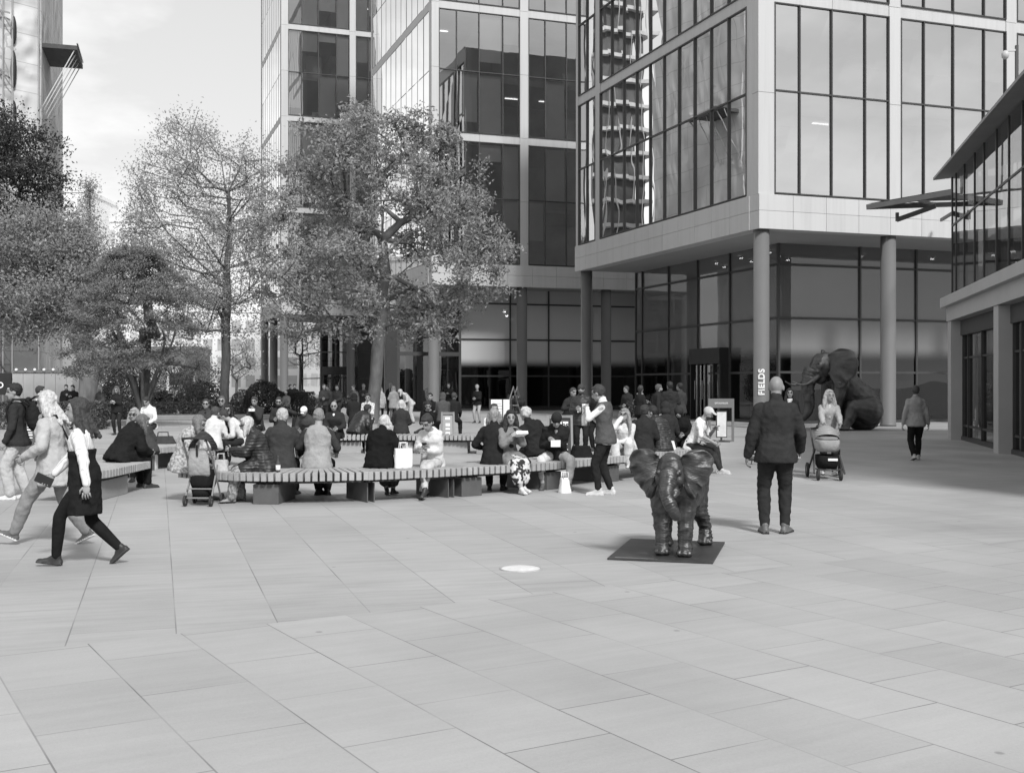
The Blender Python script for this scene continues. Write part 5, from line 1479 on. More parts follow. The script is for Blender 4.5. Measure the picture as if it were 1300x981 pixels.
# pram pushed by the woman in the pale jumper
root = empty('pram', (at(1049, 21.1).x, 21.1, 0), R(172), 'grey pram with dark basket pushed towards the camera across the paving', 'pram')
root.scale = (1, 1, .88)
mb = MB()
for sx in (-1, 1):
    mb.bar((sx * .27, .42, .14), (sx * .22, -.10, .60), .03); mb.bar((sx * .28, -.36, .16), (sx * .22, .12, .62), .03); mb.bar((sx * .22, .05, .55), (sx * .22, -.62, 1.02), .03)
mb.tube([(-.24, .40, .24), (-.12, .52, .22), (.12, .52, .22), (.24, .40, .24)], .015, 8); mb.build('chassis', M_FRAME, root)
mb = MB(); mb.tube([(-.22, -.62, 1.02), (0, -.66, 1.04), (.22, -.62, 1.02)], .022, 8); mb.build('handle', M_RUBBER, root)
mb = MB(); mb.loft([rr_ring(.17, .58, .08, .30), rr_ring(.21, .63, .08, .38), rr_ring(.225, .80, .08, .41), rr_ring(.20, .83, .08, .38)]); mb.build('carrycot', cloth(.30), root)
mb = MB(); mb.loft([rr_ring(.19, .835, .18, .28), rr_ring(.17, .875, .18, .26), rr_ring(.1, .89, .18, .16)]); mb.build('apron', cloth(.22), root)
mb = MB()
rings = []
for f in range(7):
    ph = R(12 + 24 * f)
    rings.append([V((.235 * math.cos(a), -.10 + .30 * math.sin(a) * math.cos(ph) * -1.0 + .08, .82 + .30 * math.sin(a) * math.sin(ph))) for a in [math.pi * k / 12 for k in range(13)]])
mb.loft(rings, cap=False); mb.build('hood', cloth(.27, 'quilt'), root)
mb = MB(); mb.loft([rr_ring(.16, .22, .06, .24), rr_ring(.20, .30, .06, .32), rr_ring(.205, .50, .06, .34)]); q = mb.build('basket', cloth(.02), root)
mb = MB(); mb.box(-.15, .02, .40, .404, .40, .45); mb.build('badge', M_PAPER, root)
for sx in (-1, 1): wheel(root, (sx * .20, .44, .115), .115, .05); wheel(root, (sx * .30, -.36, .155), .155, .05)

# ------------------------------------------------------------------ bags, bottle, boxes, pigeon
def bag(name, label, p, rz, w_, d_, h_, mat, cat, handles=True, taper=.85, group=None):
    root = empty(name, p, rz, label, cat, group)
    mb = MB(); r_ = random.Random(int(p[0] * 100))
    rings = []
    for f in (0, .15, .5, .8, 1):
        k = 1 - (1 - taper) * f
        rings.append([V((w_ / 2 * k * math.copysign(abs(math.cos(a)) ** .5, math.cos(a)) + r_.uniform(-.008, .008), d_ / 2 * k * math.copysign(abs(math.sin(a)) ** .5, math.sin(a)) + r_.uniform(-.008, .008), h_ * f)) for a in [k2 * math.pi / 8 + .2 for k2 in range(16)]])
    mb.loft(rings); mb.build('bag_body', mat, root, .004)
    if handles:
        q = MB()
        for sy in (-1, 1): q.tube([(-w_ * .22, sy * d_ * .4 * taper, h_ - .02), (-w_ * .18, sy * d_ * .3, h_ + .09), (w_ * .18, sy * d_ * .3, h_ + .09), (w_ * .22, sy * d_ * .4 * taper, h_ - .02)], .008, 6)
        q.build('handle', mat, root)
    return root
bag('shopping_bag', 'tall white paper shopping bag standing on the bench beside the person in black', V((at(512, 17.5).x, 17.5, ZS)), .3, .28, .15, .30, M_PAPER, 'bag', True, .97)
bag('plastic_bag', 'white plastic bag on the paving between the feet of the man in the beanie', V((at(717, 18.35).x, 18.35, 0)), .4, .20, .16, .24, M_PAPER, 'bag', True, .6)
bag('handbag', 'pale handbag on the bench between the pushchair and the old woman', V((at(280.5, 16.85).x, 16.85, ZS)), .1, .23, .16, .17, cloth(.5), 'bag', True, .9)
bag('rucksack', 'dark rucksack standing on the rear bench behind the man in the dark jacket', V((at(378, 28.3).x, 28.3, ZS)), .1, .34, .22, .45, cloth(.03), 'bag', False, .75)
bag('takeaway_bag', 'white takeaway bag with dark marks on the bench end behind the small elephant', V((at(851, 22.3).x, 22.35, ZS)), .2, .23, .14, .17, M_PAPER, 'bag', False, .7)
bag('cloth_bag', 'dark soft bag lying on the far left bench', V((at(207, 24.6).x, 24.6, ZS)), .2, .55, .3, .16, cloth(.09), 'bag', True, .75)
bag('black_bag', 'black bag lying on the bench behind the man in the beanie', V((at(738, 20.1).x, 20.1, ZS)), .2, .42, .3, .20, cloth(.02), 'bag', False, .7)
mb = MB(); mb.lathe((0, 0, 0), [(0, 0), (.033, 0), (.034, .01), (.034, .13), (.014, .17), (.013, .225), (.015, .228), (.015, .24), (0, .24)], 16)
o = mb.build('bottle', grey('brown_glass', .06, .15, .1, 4, spec=.6)); on(o, V((at(353, 16.72).x, 16.72, ZS))); tag(o, 'dark glass beer bottle standing on the bench behind the grey haired man', 'bottle')
mb = MB(); mb.lathe((0, 0, 0), [(.0345, .03), (.0352, .031), (.0352, .10), (.0345, .101)], 16); mb.build('label_paper', M_PAPER, o)
root = empty('cardboard_box', (at(192, 23.6).x, 23.3, 0), .1, 'white open cardboard box with a dark symbol under the end of the far left bench', 'box')
mb = MB(); mb.box(-.2, .2, -.14, .14, 0, .34); mb.build('carton', M_PAPER, root, .005)
mb = MB(); mb.box(.03, .11, -.145, -.141, .10, .22); mb.build('printed_mark', M_BLACK, root)
# folding lectern and easel things near the entrance
root = empty('music_stand', (at(505, 57).x, 57, 0), 0, 'black music stand in front of the people at the entrance', 'stand')
mb = MB(); mb.bar((0, 0, 0), (0, 0, 1.1), .05); mb.bar((-.3, 0, 0), (0, 0, .3), .04); mb.bar((.3, 0, 0), (0, 0, .3), .04); mb.build('post', M_BLACK, root)
mb = MB(); mb.obox((-.05, -.05, 1.2), (.32, 0, -.14), (0, .02, 0), (.08, 0, .16)); mb.build('desk', M_BLACK, root)
for i, (px, a) in enumerate(((641, 12), (646, 20))):
    mb = MB(); b_ = at(px, 66); mb.bar((0, 0, 0), (.5, 0, 1.6), .06); mb.bar((.9, .2, 0), (.5, .05, 1.5), .06); mb.bar((.16, 0, .5), (.8, .1, .5), .05)
    o = on(mb.build('easel', M_METAL), V((b_.x, 66 + i * .8, 0))); tag(o, ('bright metal easel left of the far elephant statue by the lobby column', 'second bright easel close behind it beside the far elephant statue')[i], 'easel')
# parking-style low planter by the entrance
root = empty('planter', (at(811, 38).x, 38, 0), R(5), 'low pale timber planter box behind the bench people near the office glass', 'planter')
mb = MB(); mb.box(-.42, .42, -.25, .25, 0, .62)
for z in (.1, .3, .5): mb.box(-.43, .43, -.26, .26, z, z + .12)
mb.build('box', grey('planter_timber', .16, .8, .2, 4), root)
lm_ = MB(); leaves(lm_, V((0, 0, .85)), 420, .24, .14, random.Random(3), .6); lm_.build('foliage', M_SHRUB, root)
# pigeon
def pigeon(label, p, rz):
    root = empty('pigeon', p, rz, label, 'pigeon')
    mb = MB(); mb.capsule((0, -.06, .12), .045, (0, .05, .14), .06); mb.capsule((0, .06, .15), .045, (0, .10, .21), .03); mb.ell((0, .115, .225), .028, .034, .028)
    mb.capsule((0, .14, .22), .008, (0, .165, .215), .003, 6); mb.capsule((0, -.08, .115), .035, (0, -.20, .09), .014)
    for sx in (-1, 1): mb.capsule((sx * .02, .0, .09), .018, (sx * .022, .01, .015), .008, 6); mb.capsule((sx * .022, -.01, .008), .007, (sx * .022, .04, .008), .006, 6)
    o = skinned('body', mb, .008, grey('pigeon_grey', .07, .6, .4, 20), root, 2)
    return root
pigeon('grey pigeon standing on the paving by the legs of the man in the dark jacket', V((at(954.5, 24.8).x, 24.8, 0)), R(75))
# ------------------------------------------------------------------ bronze elephants
M_BRONZE = grey('bronze', .075, .38, .45, 5, .35, 26, metal=.75, spec=.5)
def bronze_mat():
    m = D.materials.new('worn_bronze'); t = NT(m)
    out = t.n('ShaderNodeOutputMaterial'); b = t.n('ShaderNodeBsdfPrincipled'); t.l(b.outputs[0], out.inputs[0])
    b.inputs['Metallic'].default_value = .8
    tc = t.n('ShaderNodeTexCoord'); nz = t.n('ShaderNodeTexNoise', Scale=4.5, Detail=8.0, Roughness=.7); t.l(tc.outputs['Object'], nz.inputs['Vector'])
    geo = t.n('ShaderNodeNewGeometry')
    pt = t.ramp(geo.outputs['Pointiness'], [(.47, .0), (.56, 1.0)])
    c0 = t.ramp(nz.outputs[0], [(.3, .028), (.7, .085)])
    mx = t.n('ShaderNodeMix', data_type='FLOAT'); t.l(pt, mx.inputs[0]); t.l(c0, mx.inputs[2]); mx.inputs[3].default_value = .19
    mh = t.n('ShaderNodeMath', operation='MULTIPLY'); t.l(pt, mh.inputs[0]); mh.inputs[1].default_value = .6; t.l(mh.outputs[0], mx.inputs[0])
    t.l(mx.outputs[0], b.inputs['Base Color'])
    t.l(t.ramp(nz.outputs[0], [(.3, .40), (.7, .60)]), b.inputs['Roughness'])
    mp = t.n('ShaderNodeMapping'); mp.inputs['Scale'].default_value = (1, 1, 2.6); t.l(tc.outputs['Object'], mp.inputs[0])
    n2 = t.n('ShaderNodeTexVoronoi', Scale=26.0); t.l(mp.outputs[0], n2.inputs['Vector'])
    n3 = t.n('ShaderNodeTexNoise', Scale=34.0, Detail=4.0); t.l(mp.outputs[0], n3.inputs['Vector'])
    ad = t.n('ShaderNodeMath', operation='ADD'); t.l(n2.outputs['Distance'], ad.inputs[0]); t.l(n3.outputs[0], ad.inputs[1])
    bp = t.n('ShaderNodeBump', Strength=.22, Distance=.015); t.l(ad.outputs[0], bp.inputs['Height']); t.l(bp.outputs[0], b.inputs['Normal'])
    return m
M_BRONZE = bronze_mat()
def ear_mesh(side, root_c, scale, outline, back=.12, ripple=.022, thick=.020, tilt=0.0):
    """one wide thin ear: radial folds, edge curling; root_c is where it joins the head"""
    mb = MB(); nr, n = 12, 84
    pts = []
    m = len(outline)
    per = []
    for k in range(n + 1):
        f = k / n * (m - 1); i = min(int(f), m - 2); u = f - i
        p0, p1, p2, p3 = outline[max(0, i - 1)], outline[i], outline[i + 1], outline[min(m - 1, i + 2)]
        per.append(tuple(.5 * (2 * p1[j] + (p2[j] - p0[j]) * u + (2 * p0[j] - 5 * p1[j] + 4 * p2[j] - p3[j]) * u * u + (3 * p1[j] - p0[j] - 3 * p2[j] + p3[j]) * u ** 3) for j in (0, 1)))
    c0 = outline[0]; c1 = outline[-1]
    front = []; bk = []
    for k in range(n + 1):
        f = k / n
        ax = c0[0] + (c1[0] - c0[0]) * f; az = c0[1] + (c1[1] - c0[1]) * f      # along the root
        rf, rb = [], []
        for j in range(nr + 1):
            q = j / nr
            x = ax + (per[k][0] - ax) * q; z = az + (per[k][1] - az) * q
            d = math.hypot(x - ax, z - az)
            y = -back * x + .05 * math.sin(q * math.pi) * 1.0 - .03 * q * q + ripple * q * (math.sin(f * 33 + q * 2.5 + 4 * noise.noise(V((f * 5, q * 2, side)))) + .6 * noise.noise(V((f * 26, q * 5, 4)))) * max(0, q - .22) * 1.7 + .012 * noise.noise(V((f * 4, q * 3, 7 + side))) + tilt * (z - az)
            y += .06 * q ** 3 * (1 if f < .35 else 0) * (1 - f / .35)          # top edge folds over
            rf.append(root_c + V((side * x, y + thick * .5 * (1 - .4 * q), z)) * scale); rb.append(root_c + V((side * x, y - thick * .5 * (1 - .4 * q), z)) * scale)
        front.append(rf); bk.append(rb)
    verts = [p for r_ in front for p in r_] + [p for r_ in bk for p in r_]
    o = (n + 1) * (nr + 1); faces = []
    I = lambda k, j: k * (nr + 1) + j
    for k in range(n):
        for j in range(nr):
            a = (I(k, j), I(k, j + 1), I(k + 1, j + 1), I(k + 1, j)); b = tuple(o + i for i in reversed(a))
            if side < 0: a = tuple(reversed(a)); b = tuple(reversed(b))
            faces += [a, b]
        a = (I(k, nr), o + I(k, nr), o + I(k + 1, nr), I(k + 1, nr)); faces.append(a if side > 0 else tuple(reversed(a)))
    for k in (0, n):
        for j in range(nr):
            faces.append((I(k, j), o + I(k, j), o + I(k, j + 1), I(k, j + 1)))
    mb.smooth = True; mb.add(verts, faces)
    return mb
CALF_EAR = [(.0, .17), (.08, .225), (.17, .235), (.255, .21), (.305, .13), (.292, .075), (.298, .03), (.262, -.03), (.255, -.075), (.205, -.125), (.19, -.165), (.14, -.205), (.125, -.245), (.085, -.262), (.05, -.23), (.02, -.14), (.0, -.08)]
def calf(label, p, rz, trunk, group='bronze elephant calves on plates', plate=True, vox=.0095, pose=0):
    root = empty('elephant_statue', p, rz, label, 'elephant statue', group)
    mb = MB()
    def ering(y, z, rx, rz_, n=20): return [V((rx * math.cos(2 * math.pi * k / n), y, z + rz_ * math.sin(2 * math.pi * k / n))) for k in range(n)]
    mb.loft([ering(-.93, .70, .05, .06), ering(-.90, .68, .15, .17), ering(-.80, .66, .225, .235), ering(-.62, .645, .255, .265), ering(-.40, .635, .268, .272), ering(-.18, .655, .25, .262), ering(.0, .69, .215, .245), ering(.12, .73, .17, .20), ering(.2, .75, .12, .15)])
    # head
    mb.ell((0, .22, .86), .140, .175, .18); mb.ell((0, .24, .955), .112, .125, .095)
    mb.ell((0, .28, .76), .112, .14, .13); mb.ell((0, .36, .80), .088, .08, .13)
    for sx in (-1, 1):
        mb.ell((sx * .088, .31, .80), .058, .085, .07); mb.ell((sx * .098, .385, .865), .026, .03, .026); mb.capsule((sx * .06, .345, .68), .045, (sx * .045, .39, .64), .03)
    mb.capsule((0, .28, .68), .075, (0, .36, .60), .045)
    # trunk with rings
    rad = lambda f: .050 * (1 - f) ** .8 + .034
    n_ = len(trunk) - 1; sp = []
    for i in range(n_):
        a, b = V(trunk[i]), V(trunk[i + 1]); a0 = V(trunk[max(0, i - 1)]); b1 = V(trunk[min(n_, i + 2)])
        for k in range(10):
            u = k / 10; sp.append(.5 * (2 * a + (b - a0) * u + (2 * a0 - 5 * a + 4 * b - b1) * u * u + (3 * a - a0 - 3 * b + b1) * u ** 3))
    sp.append(V(trunk[-1])); L = len(sp) - 1
    mb.tube(sp, [rad(i / L) * (1 + .085 * (1 if i % 2 else -1) * min(1, i / 8)) for i in range(L + 1)], 16)
    # legs
    for sx in (-1, 1):
        dy = (.02, -.02)[sx > 0]
        mb.capsule((sx * .135, .0, .66), .120, (sx * .125, dy, .38), .086); mb.capsule((sx * .125, dy, .38), .086, (sx * .118, dy + .01, .12), .068); mb.capsule((sx * .118, dy + .01, .12), .070, (sx * .118, dy + .02, .045), .080)
        hx = .17 if sx > 0 else .235; hy = -.62 if sx > 0 else -.80
        mb.capsule((sx * .13, -.70, .68), .165, (sx * .165, hy + .06, .40), .105); mb.capsule((sx * .165, hy + .06, .40), .102, (sx * hx, hy - .09, .20), .066); mb.capsule((sx * hx, hy - .09, .20), .066, (sx * hx, hy - .05, .05), .076)
        for (fx, fy) in ((sx * .115, dy + .02), (sx * hx, hy - .05)):
            mb.ell((fx, fy, .035), .088, .094, .036)
            for a in (-38, 0, 38): mb.ell((fx + .076 * math.sin(R(a)), fy + .080 * math.cos(R(a)), .04), .026, .022, .026, None, 8, 6)
    mb.ell((0, -.86, .62), .15, .10, .16)
    mb.capsule((0, -.93, .78), .035, (.02, -1.0, .55), .02, 8); mb.capsule((.02, -1.0, .55), .02, (.04, -.99, .36), .014, 8)
    def post(o, me):
        for sx in (-1, 1): join_raw(me, ear_mesh(sx, V((sx * .115, .26, .85)), 1.0, CALF_EAR), 0)
        q = MB()
        for sx in (-1, 1): q.ell((sx * .112, .400, .862), .017, .017, .017, None, 10, 8)
        join_raw(me, q, 1)
        for v in me.vertices:        # skin creases round the legs and trunk
            c = v.co
            if c.z < .46 and c.z > .06: 
                k = .006 * math.sin(c.z * 130 + 7 * noise.noise(c * 8)); v.co = c + V((c.x - (.13 if c.x > 0 else -.13), 0, 0)) * k * 6
    bd = skinned('body', mb, vox, [M_BRONZE, M_BLACK], root, 2, .016, 8, post)
    if plate:
        m2 = MB(); m2.box(-.42, .62, -1.15, .32, .0, .022); m2.build('base_plate', grey('plate_steel', .055, .45, .35, 4, .2, 12, metal=.3), root, .004)
        m2 = MB(); m2.box(.12, .55, .24, .30, .022, .0235); m2.build('name_plaque', M_METAL, root)
        bd.location = (0, 0, .022)
    return root
T_DOWN = [(0, .40, .86), (0, .455, .77), (.01, .50, .67), (-.03, .53, .57), (-.075, .50, .48), (-.085, .44, .43)]
T_CURL = [(0, .40, .86), (0, .50, .78), (0, .60, .68), (0, .68, .60), (0, .77, .58), (0, .83, .63), (0, .82, .69)]
c_ = ground(853, 708)
calf('bronze elephant calf with wide ears facing the camera on a dark steel plate', V((c_.x + .02, c_.y + .02, 0)), R(165), T_DOWN, None)
calf('dark bronze elephant calf with curled trunk facing right behind the rear bench', V((at(430, 54).x, 54, 0)), R(-82), T_CURL, None, vox=.03)
calf('bronze elephant calf in front of the far lobby glass near the easels', V((at(654, 66.5).x, 66.5, 0)), R(150), T_DOWN, None, vox=.035)
# great seated elephant
root = empty('elephant_statue', (at(1070, 43.2).x, 43.2, 0), R(104), 'huge seated bronze elephant with tusks and trunk by the office columns', 'elephant statue')
root.scale = (.93, .90, 1.0)
mb = MB()
mb.ell((0, -.95, .72), .82, .78, .80); mb.ell((0, -.75, 1.1), .78, .70, .70)
def er(c, up, rx, rz_, n=20):
    c = V(c); u = V(up).normalized(); return [c + V((1, 0, 0)) * rx * math.cos(2 * math.pi * k / n) + u * rz_ * math.sin(2 * math.pi * k / n) for k in range(n)]
mb.loft([er((0, -1.1, .7), (0, -.6, .8), .6, .6), er((0, -.7, 1.15), (0, -.65, .75), .76, .66), er((0, -.2, 1.55), (0, -.6, .8), .74, .62), er((0, .25, 1.95), (0, -.5, .85), .62, .52), er((0, .6, 2.2), (0, -.35, .9), .45, .42)])
mb.ell((0, .95, 2.42), .42, .52, .50); mb.ell((0, .85, 2.68), .34, .38, .26); mb.ell((0, 1.2, 2.2), .33, .36, .42); mb.ell((0, 1.05, 2.0), .26, .3, .28)
for sx in (-1, 1):
    mb.ell((sx * .26, 1.18, 2.42), .13, .2, .16); mb.ell((sx * .30, 1.28, 2.50), .06, .08, .06)
    mb.capsule((sx * .20, 1.30, 2.02), .13, (sx * .28, 1.55, 1.86), .11)
    mb.capsule((sx * .42, .35, 1.75), .36, (sx * .40, .52, 1.05), .25); mb.capsule((sx * .40, .52, 1.05), .25, (sx * .40, .62, .45), .21); mb.capsule((sx * .40, .62, .45), .21, (sx * .40, .66, .14), .25)
    mb.capsule((sx * .66, -.85, .75), .55, (sx * .72, -.05, .88), .30); mb.capsule((sx * .72, -.05, .88), .30, (sx * .66, .12, .40), .22); mb.capsule((sx * .66, .12, .40), .22, (sx * .66, .30, .15), .22)
    for (fx, fy) in ((.40, .70), (.66, .36)):
        mb.ell((sx * fx, fy, .09), .27, .29, .10)
        for a in (-40, 0, 40): mb.ell((sx * fx + .24 * math.sin(R(a)), fy + .25 * math.cos(R(a)), .11), .07, .06, .07, None, 8, 6)
tr = [(0, 1.42, 2.25), (0, 1.56, 1.95), (0, 1.62, 1.6), (0, 1.58, 1.25), (0, 1.56, .9), (0, 1.72, .58), (0, 1.95, .48), (0, 2.02, .62)]
sp = smooth_path([V(q) for q in tr], 7); L = len(sp) - 1
mb.tube(sp, [(.25 * (1 - i / L) ** .8 + .085) * (1 + .045 * (1 if i % 2 else -1)) for i in range(L + 1)], 16)
mb.capsule((0, -1.65, .55), .10, (.25, -1.75, .12), .05)
EARB = [(.0, .42), (.22, .62), (.50, .66), (.78, .52), (.92, .22), (.88, -.12), (.72, -.45), (.50, -.72), (.30, -.82), (.16, -.62), (.05, -.38), (.0, -.25)]
def postB(o, me):
    for sx in (-1, 1): join_raw(me, ear_mesh(sx, V((sx * .33, .82, 2.40)), 1.0, EARB, back=.80, ripple=.045, thick=.06), 0)
    q = MB()
    for sx in (-1, 1): q.ell((sx * .335, 1.31, 2.50), .04, .04, .04, None, 10, 8)
    join_raw(me, q, 1)
skinned('body', mb, .032, [M_BRONZE, M_BLACK], root, 4, .035, 2.4, postB)
for sx in (-1, 1):
    t_ = MB(); q = smooth_path([V((sx * .26, 1.50, 1.92)), V((sx * .33, 1.85, 1.74)), V((sx * .35, 2.20, 1.72)), V((sx * .30, 2.50, 1.84))], 5)
    t_.tube(q, [.085 * (1 - .85 * i / (len(q) - 1)) for i in range(len(q))], 10); t_.build('tusk', M_BRONZE, root)
# ------------------------------------------------------------------ the people of the photograph
def own(o, label, cat, group=None): return tag(o, label, cat, group)
def in_hand(name, p, sd, build, mat, label, cat, off=(0, 0, 0)):
    """a thing held in a hand: its own top-level object, placed at the palm"""
    pc_, hd, pn, ac = p.__dict__['hand%d' % sd]
    o = build.build(name, mat)
    o.location = p.M @ (pc_ + pn * .03 + V(off)); o.rotation_euler = p.o.rotation_euler
    return own(o, label, cat)
def slab(w_, d_, h_, tilt=0.0):
    m = MB(); Rm = Matrix.Rotation(R(tilt), 3, 'X'); m.obox((0, 0, 0), Rm @ V((w_ / 2, 0, 0)), Rm @ V((0, d_ / 2, 0)), Rm @ V((0, 0, h_ / 2))); return m
def rucksack(p, v, label, w_=.30, h_=.46):
    c, X, Yv, T_ = p.spine(.33); s = p.s
    mb = MB(); q = c - Yv * (.235 * s)
    m3 = Matrix((X, Yv, T_)).transposed()
    mb.ell(q, w_ / 2, .11, h_ / 2, m3); mb.ell(q - T_ * .1 - Yv * .03, w_ * .46, .10, h_ * .30, m3); mb.ell(q + T_ * .08, w_ * .42, .095, h_ * .34, m3)
    o = skinned('rucksack', mb, .016, cloth(v), None, 2, .008, 12)
    o.location = p.o.location; o.rotation_euler = p.o.rotation_euler
    st = MB()
    for sx in (-1, 1):
        sh = p.N + p.SX * sx * .11 * s
        st.tube([q + X * sx * .1 + T_ * .16 + Yv * .03, sh - p.SY * .08 * s + T_ * .03, sh + p.SY * .02 * s + T_ * .035, sh + p.SX * sx * .02 + p.SY * .11 * s - T_ * .10, sh + p.SX * sx * .04 + p.SY * .08 * s - T_ * .30], [.02] * 5, 6)
    st.build('strap', cloth(v), o)
    return own(o, label, 'rucksack')

# --- walking and standing in front
p = person(67, 12.45, 84, 1.72, 'walkL', ('jacket', .40), ('trousers', .24), .10, ('long', .50), fem=True, head=(-6, 6), glasses='thin', scarf=.33, sole=.7, hblow=(.03, -.16, .10), swing=-.05, b=1.06, coathem=.66,
    lf=(-.08, .42, .105), rf=(.08, -.36, .13), rh=(.25, -.06, .84), lh=(-.24, .20, .98), lfp=24, rfp=-25,
    label='person with blond hair in a long pale coat and glasses striding left')
mb = MB(); c_, X_, Y_, T_ = p.spine(.40)
mb.tube([p.N + X_ * -.09 + Y_ * .02, c_ - X_ * .05 + Y_ * .16, p.spine(.2)[0] + X_ * .16 + Y_ * .14, p.spine(.02)[0] + X_ * .24 + Y_ * .02, p.spine(.2)[0] + X_ * .12 - Y_ * .16, p.N + X_ * -.07 - Y_ * .10, p.N + X_ * -.09 + Y_ * .02], [.012] * 7, 6)
mb.ell(p.spine(-.03)[0] + X_ * .27 + Y_ * .0, .06, .15, .12)
o = mb.build('shoulder_bag', cloth(.03)); o.location = p.o.location; o.rotation_euler = p.o.rotation_euler; own(o, 'black shoulder bag worn across the long pale coat', 'bag')
p = person(107, 11.05, 90, 1.66, 'walkL', ('shirt', .74), ('skirt', .022), .03, ('long', .04), fem=True, head=(8, 4), tkind='stripe', legw=.018, hblow=(.02, -.12, .06), hem=.52,
    lf=(-.07, .26, .085), rf=(.07, -.34, .16), lfp=8, rfp=-40, lh=(-.27, -.13, .80), rh=(.10, .36, .90), b=.96, skirt_top=.30,
    label='person with long brown hair in a striped blouse and short black skirt striding left')
in_hand('phone', p, 1, slab(.02, .17, .09, 25), M_BLACK, 'black phone wallet held low by the person in the striped blouse', 'phone', (-.01, .05, -.02))
c_, X_, Y_, T_ = p.spine(.2)
mb = MB(); mb.tube([p.N - X_ * .10 + Y_ * .02, p.N - X_ * .09 - Y_ * .09 - T_ * .06, c_ - X_ * .09 - Y_ * .135, c_ + X_ * .02 - Y_ * .13 - T_ * .1], [.016] * 4, 6)
p = person(22, 17.3, 95, 1.78, 'stand', ('jumper', .05), ('wide', .45), .6, ('short', .015), label='person in a dark jumper and pale trousers standing at the left edge', head=(25, 8), lf=(-.1, .06, .08), rf=(.1, -.12, .08), lh=(-.25, .10, .86), bib=.7, sole=.6)
rucksack(p, .025, 'black rucksack on the back of the person in the dark jumper at the left edge')
p = person(50, 26, -75, 1.72, 'stand', ('tee', .55), ('trousers', .03), .05, ('short', .03), label='person in a pale T-shirt facing right behind the blond walker', head=(0, 0))
rucksack(p, .035, 'dark rucksack on the person in the pale T-shirt')
p = person(985, 13.35, -8, 1.87, 'stand', ('jacket', .05), ('jeans', .045), .12, ('bald', 0), b=1.13, head=(-14, 4), lf=(-.12, .0, .08), rf=(.10, .03, .08), lh=(-.30, .06, .84), rh=(.28, .20, .90), skin=.22, label='bald person in a dark jacket and jeans seen from behind', sole=.03, boots=True, rfy=-25, cuff=.15)
in_hand('paper_cup', p, 1, slab(.07, .07, .10), M_PAPER, 'white cup in the right hand of the bald person', 'cup', (0, .02, 0))
p = person(1052, 21.85, 172, 1.66, 'stand', ('jumper', .36), ('jeans', .06), .6, ('long', .36), fem=True, head=(18, 2), lean=5, lh=(-.16, .52, 1.03), rh=(.16, .52, 1.03), lhhd=(.6, .6, 0), rhhd=(-.6, .6, 0), label='person in a pale loose jumper pushing the pram towards the camera', b=1.08, lf=(-.09, .12, .09), rf=(.09, -.14, .09), bib=.55)
p = person(1163, 26.2, -6, 1.76, 'walkR', ('jacket', .28), ('trousers', .02), .45, ('short', .06), head=(-28, 0), lf=(-.08, -.14, .10), rf=(.08, .14, .08), lfp=-15, rfp=5, lh=(-.29, .02, .80), rh=(.29, .04, .80), label='person in a pale denim jacket and black trousers walking away', skin=.35)
p = person(768, 18.0, 76, 1.77, 'stand', ('vest', .15), ('jeans', .03), .5, ('short', .04), under=('shirt', .66), head=(-4, 22), lf=(-.1, .08, .08), rf=(.1, -.08, .08), lh=(-.10, .26, 1.36), rh=(.08, .26, 1.24), lhhd=(.2, .5, .6), rhhd=(-.2, .6, .3), label='person in a grey waistcoat over a white shirt standing and eating', sole=.6, bend=7)
m_ = MB(); m_.loft([[V((.05 * k * math.cos(a), .035 * k * math.sin(a), z)) for a in [j * .6283 for j in range(10)]] for z, k in ((-.19, 1.25), (-.08, 1.3), (.02, 1.0), (.1, 1.05), (.15, 1.15))])
in_hand('paper_bag', p, 1, m_, M_PAPER, 'white paper food bag held up by the person in the grey waistcoat', 'food bag', (0, .045, .02))
p = person(738, 28.5, 176, 1.76, 'stand', ('puffer', .035), ('trousers', .03), .05, ('beanie', .10), under=('jumper', .06), head=(-10, 3), lh=(.02, .28, 1.14), rh=(.10, .26, 1.10), label='person in a padded waistcoat and beanie standing with a cup', beard=.05, tkind='quilt')
in_hand('paper_cup', p, 1, slab(.08, .08, .11), M_PAPER, 'white cup held by the person in the padded waistcoat', 'cup')
person(757, 29.5, 150, 1.72, 'stand', ('jacket', .03), ('trousers', .03), .05, ('short', .2), head=(30, 6), label='person in black partly hidden behind the standing person in the grey waistcoat')
person(722, 30.5, -150, 1.70, 'stand', ('jacket', .05), ('trousers', .04), .05, ('short', .05), head=(0, 10), lean=18, lh=(-.2, .4, 1.2), rh=(.2, .42, 1.15), label='person in dark clothes bending behind the chalk sandwich board')
person(1003, 27.5, 165, 1.66, 'stand', ('jacket', .04), ('jeans', .03), .05, ('long', .02), fem=True, scarf=.7, label='person with black hair and a white scarf beyond the bald person')

# --- seated along the near bench, left to right
p = person(231, 17.05, -92, 1.66, 'sit', ('longcoat', .36), ('trousers', .22), .30, ('bob', .16), fem=True, head=(4, 30), lean=8, bend=20, tkind='camo', lf=(-.14, .36, .08), rf=(.12, .30, .08), lh=(-.06, .42, .72), rh=(.10, .44, .66), label='person in a long pale quilted coat bent over on the bench beside the pushchair', b=1.12)
p = person(334, 16.95, 104, 1.60, 'sit', ('puffer', .028), ('wide', .30), .22, ('bob', .48), fem=True, bkind='camo', head=(-4, 18), lean=12, bend=14, b=1.16, lf=(-.12, .50, .08), rf=(.14, .34, .08), lh=(-.05, .50, .78), rh=(.05, .46, .72), tkind='quilt', label='old person with white hair in a black padded coat and patterned trousers', glasses='thin')
p = person(357, 17.65, 3, 1.78, 'sit', ('jacket', .075), ('trousers', .03), .03, ('short', .42), b=1.16, head=(12, 18), lean=4, bend=16, lh=(-.20, .34, .62), rh=(.24, .36, .64), label='person with grey hair in a dark jacket seen from behind on the bench', rf=(.16, .40, .08), lf=(-.10, .44, .08))
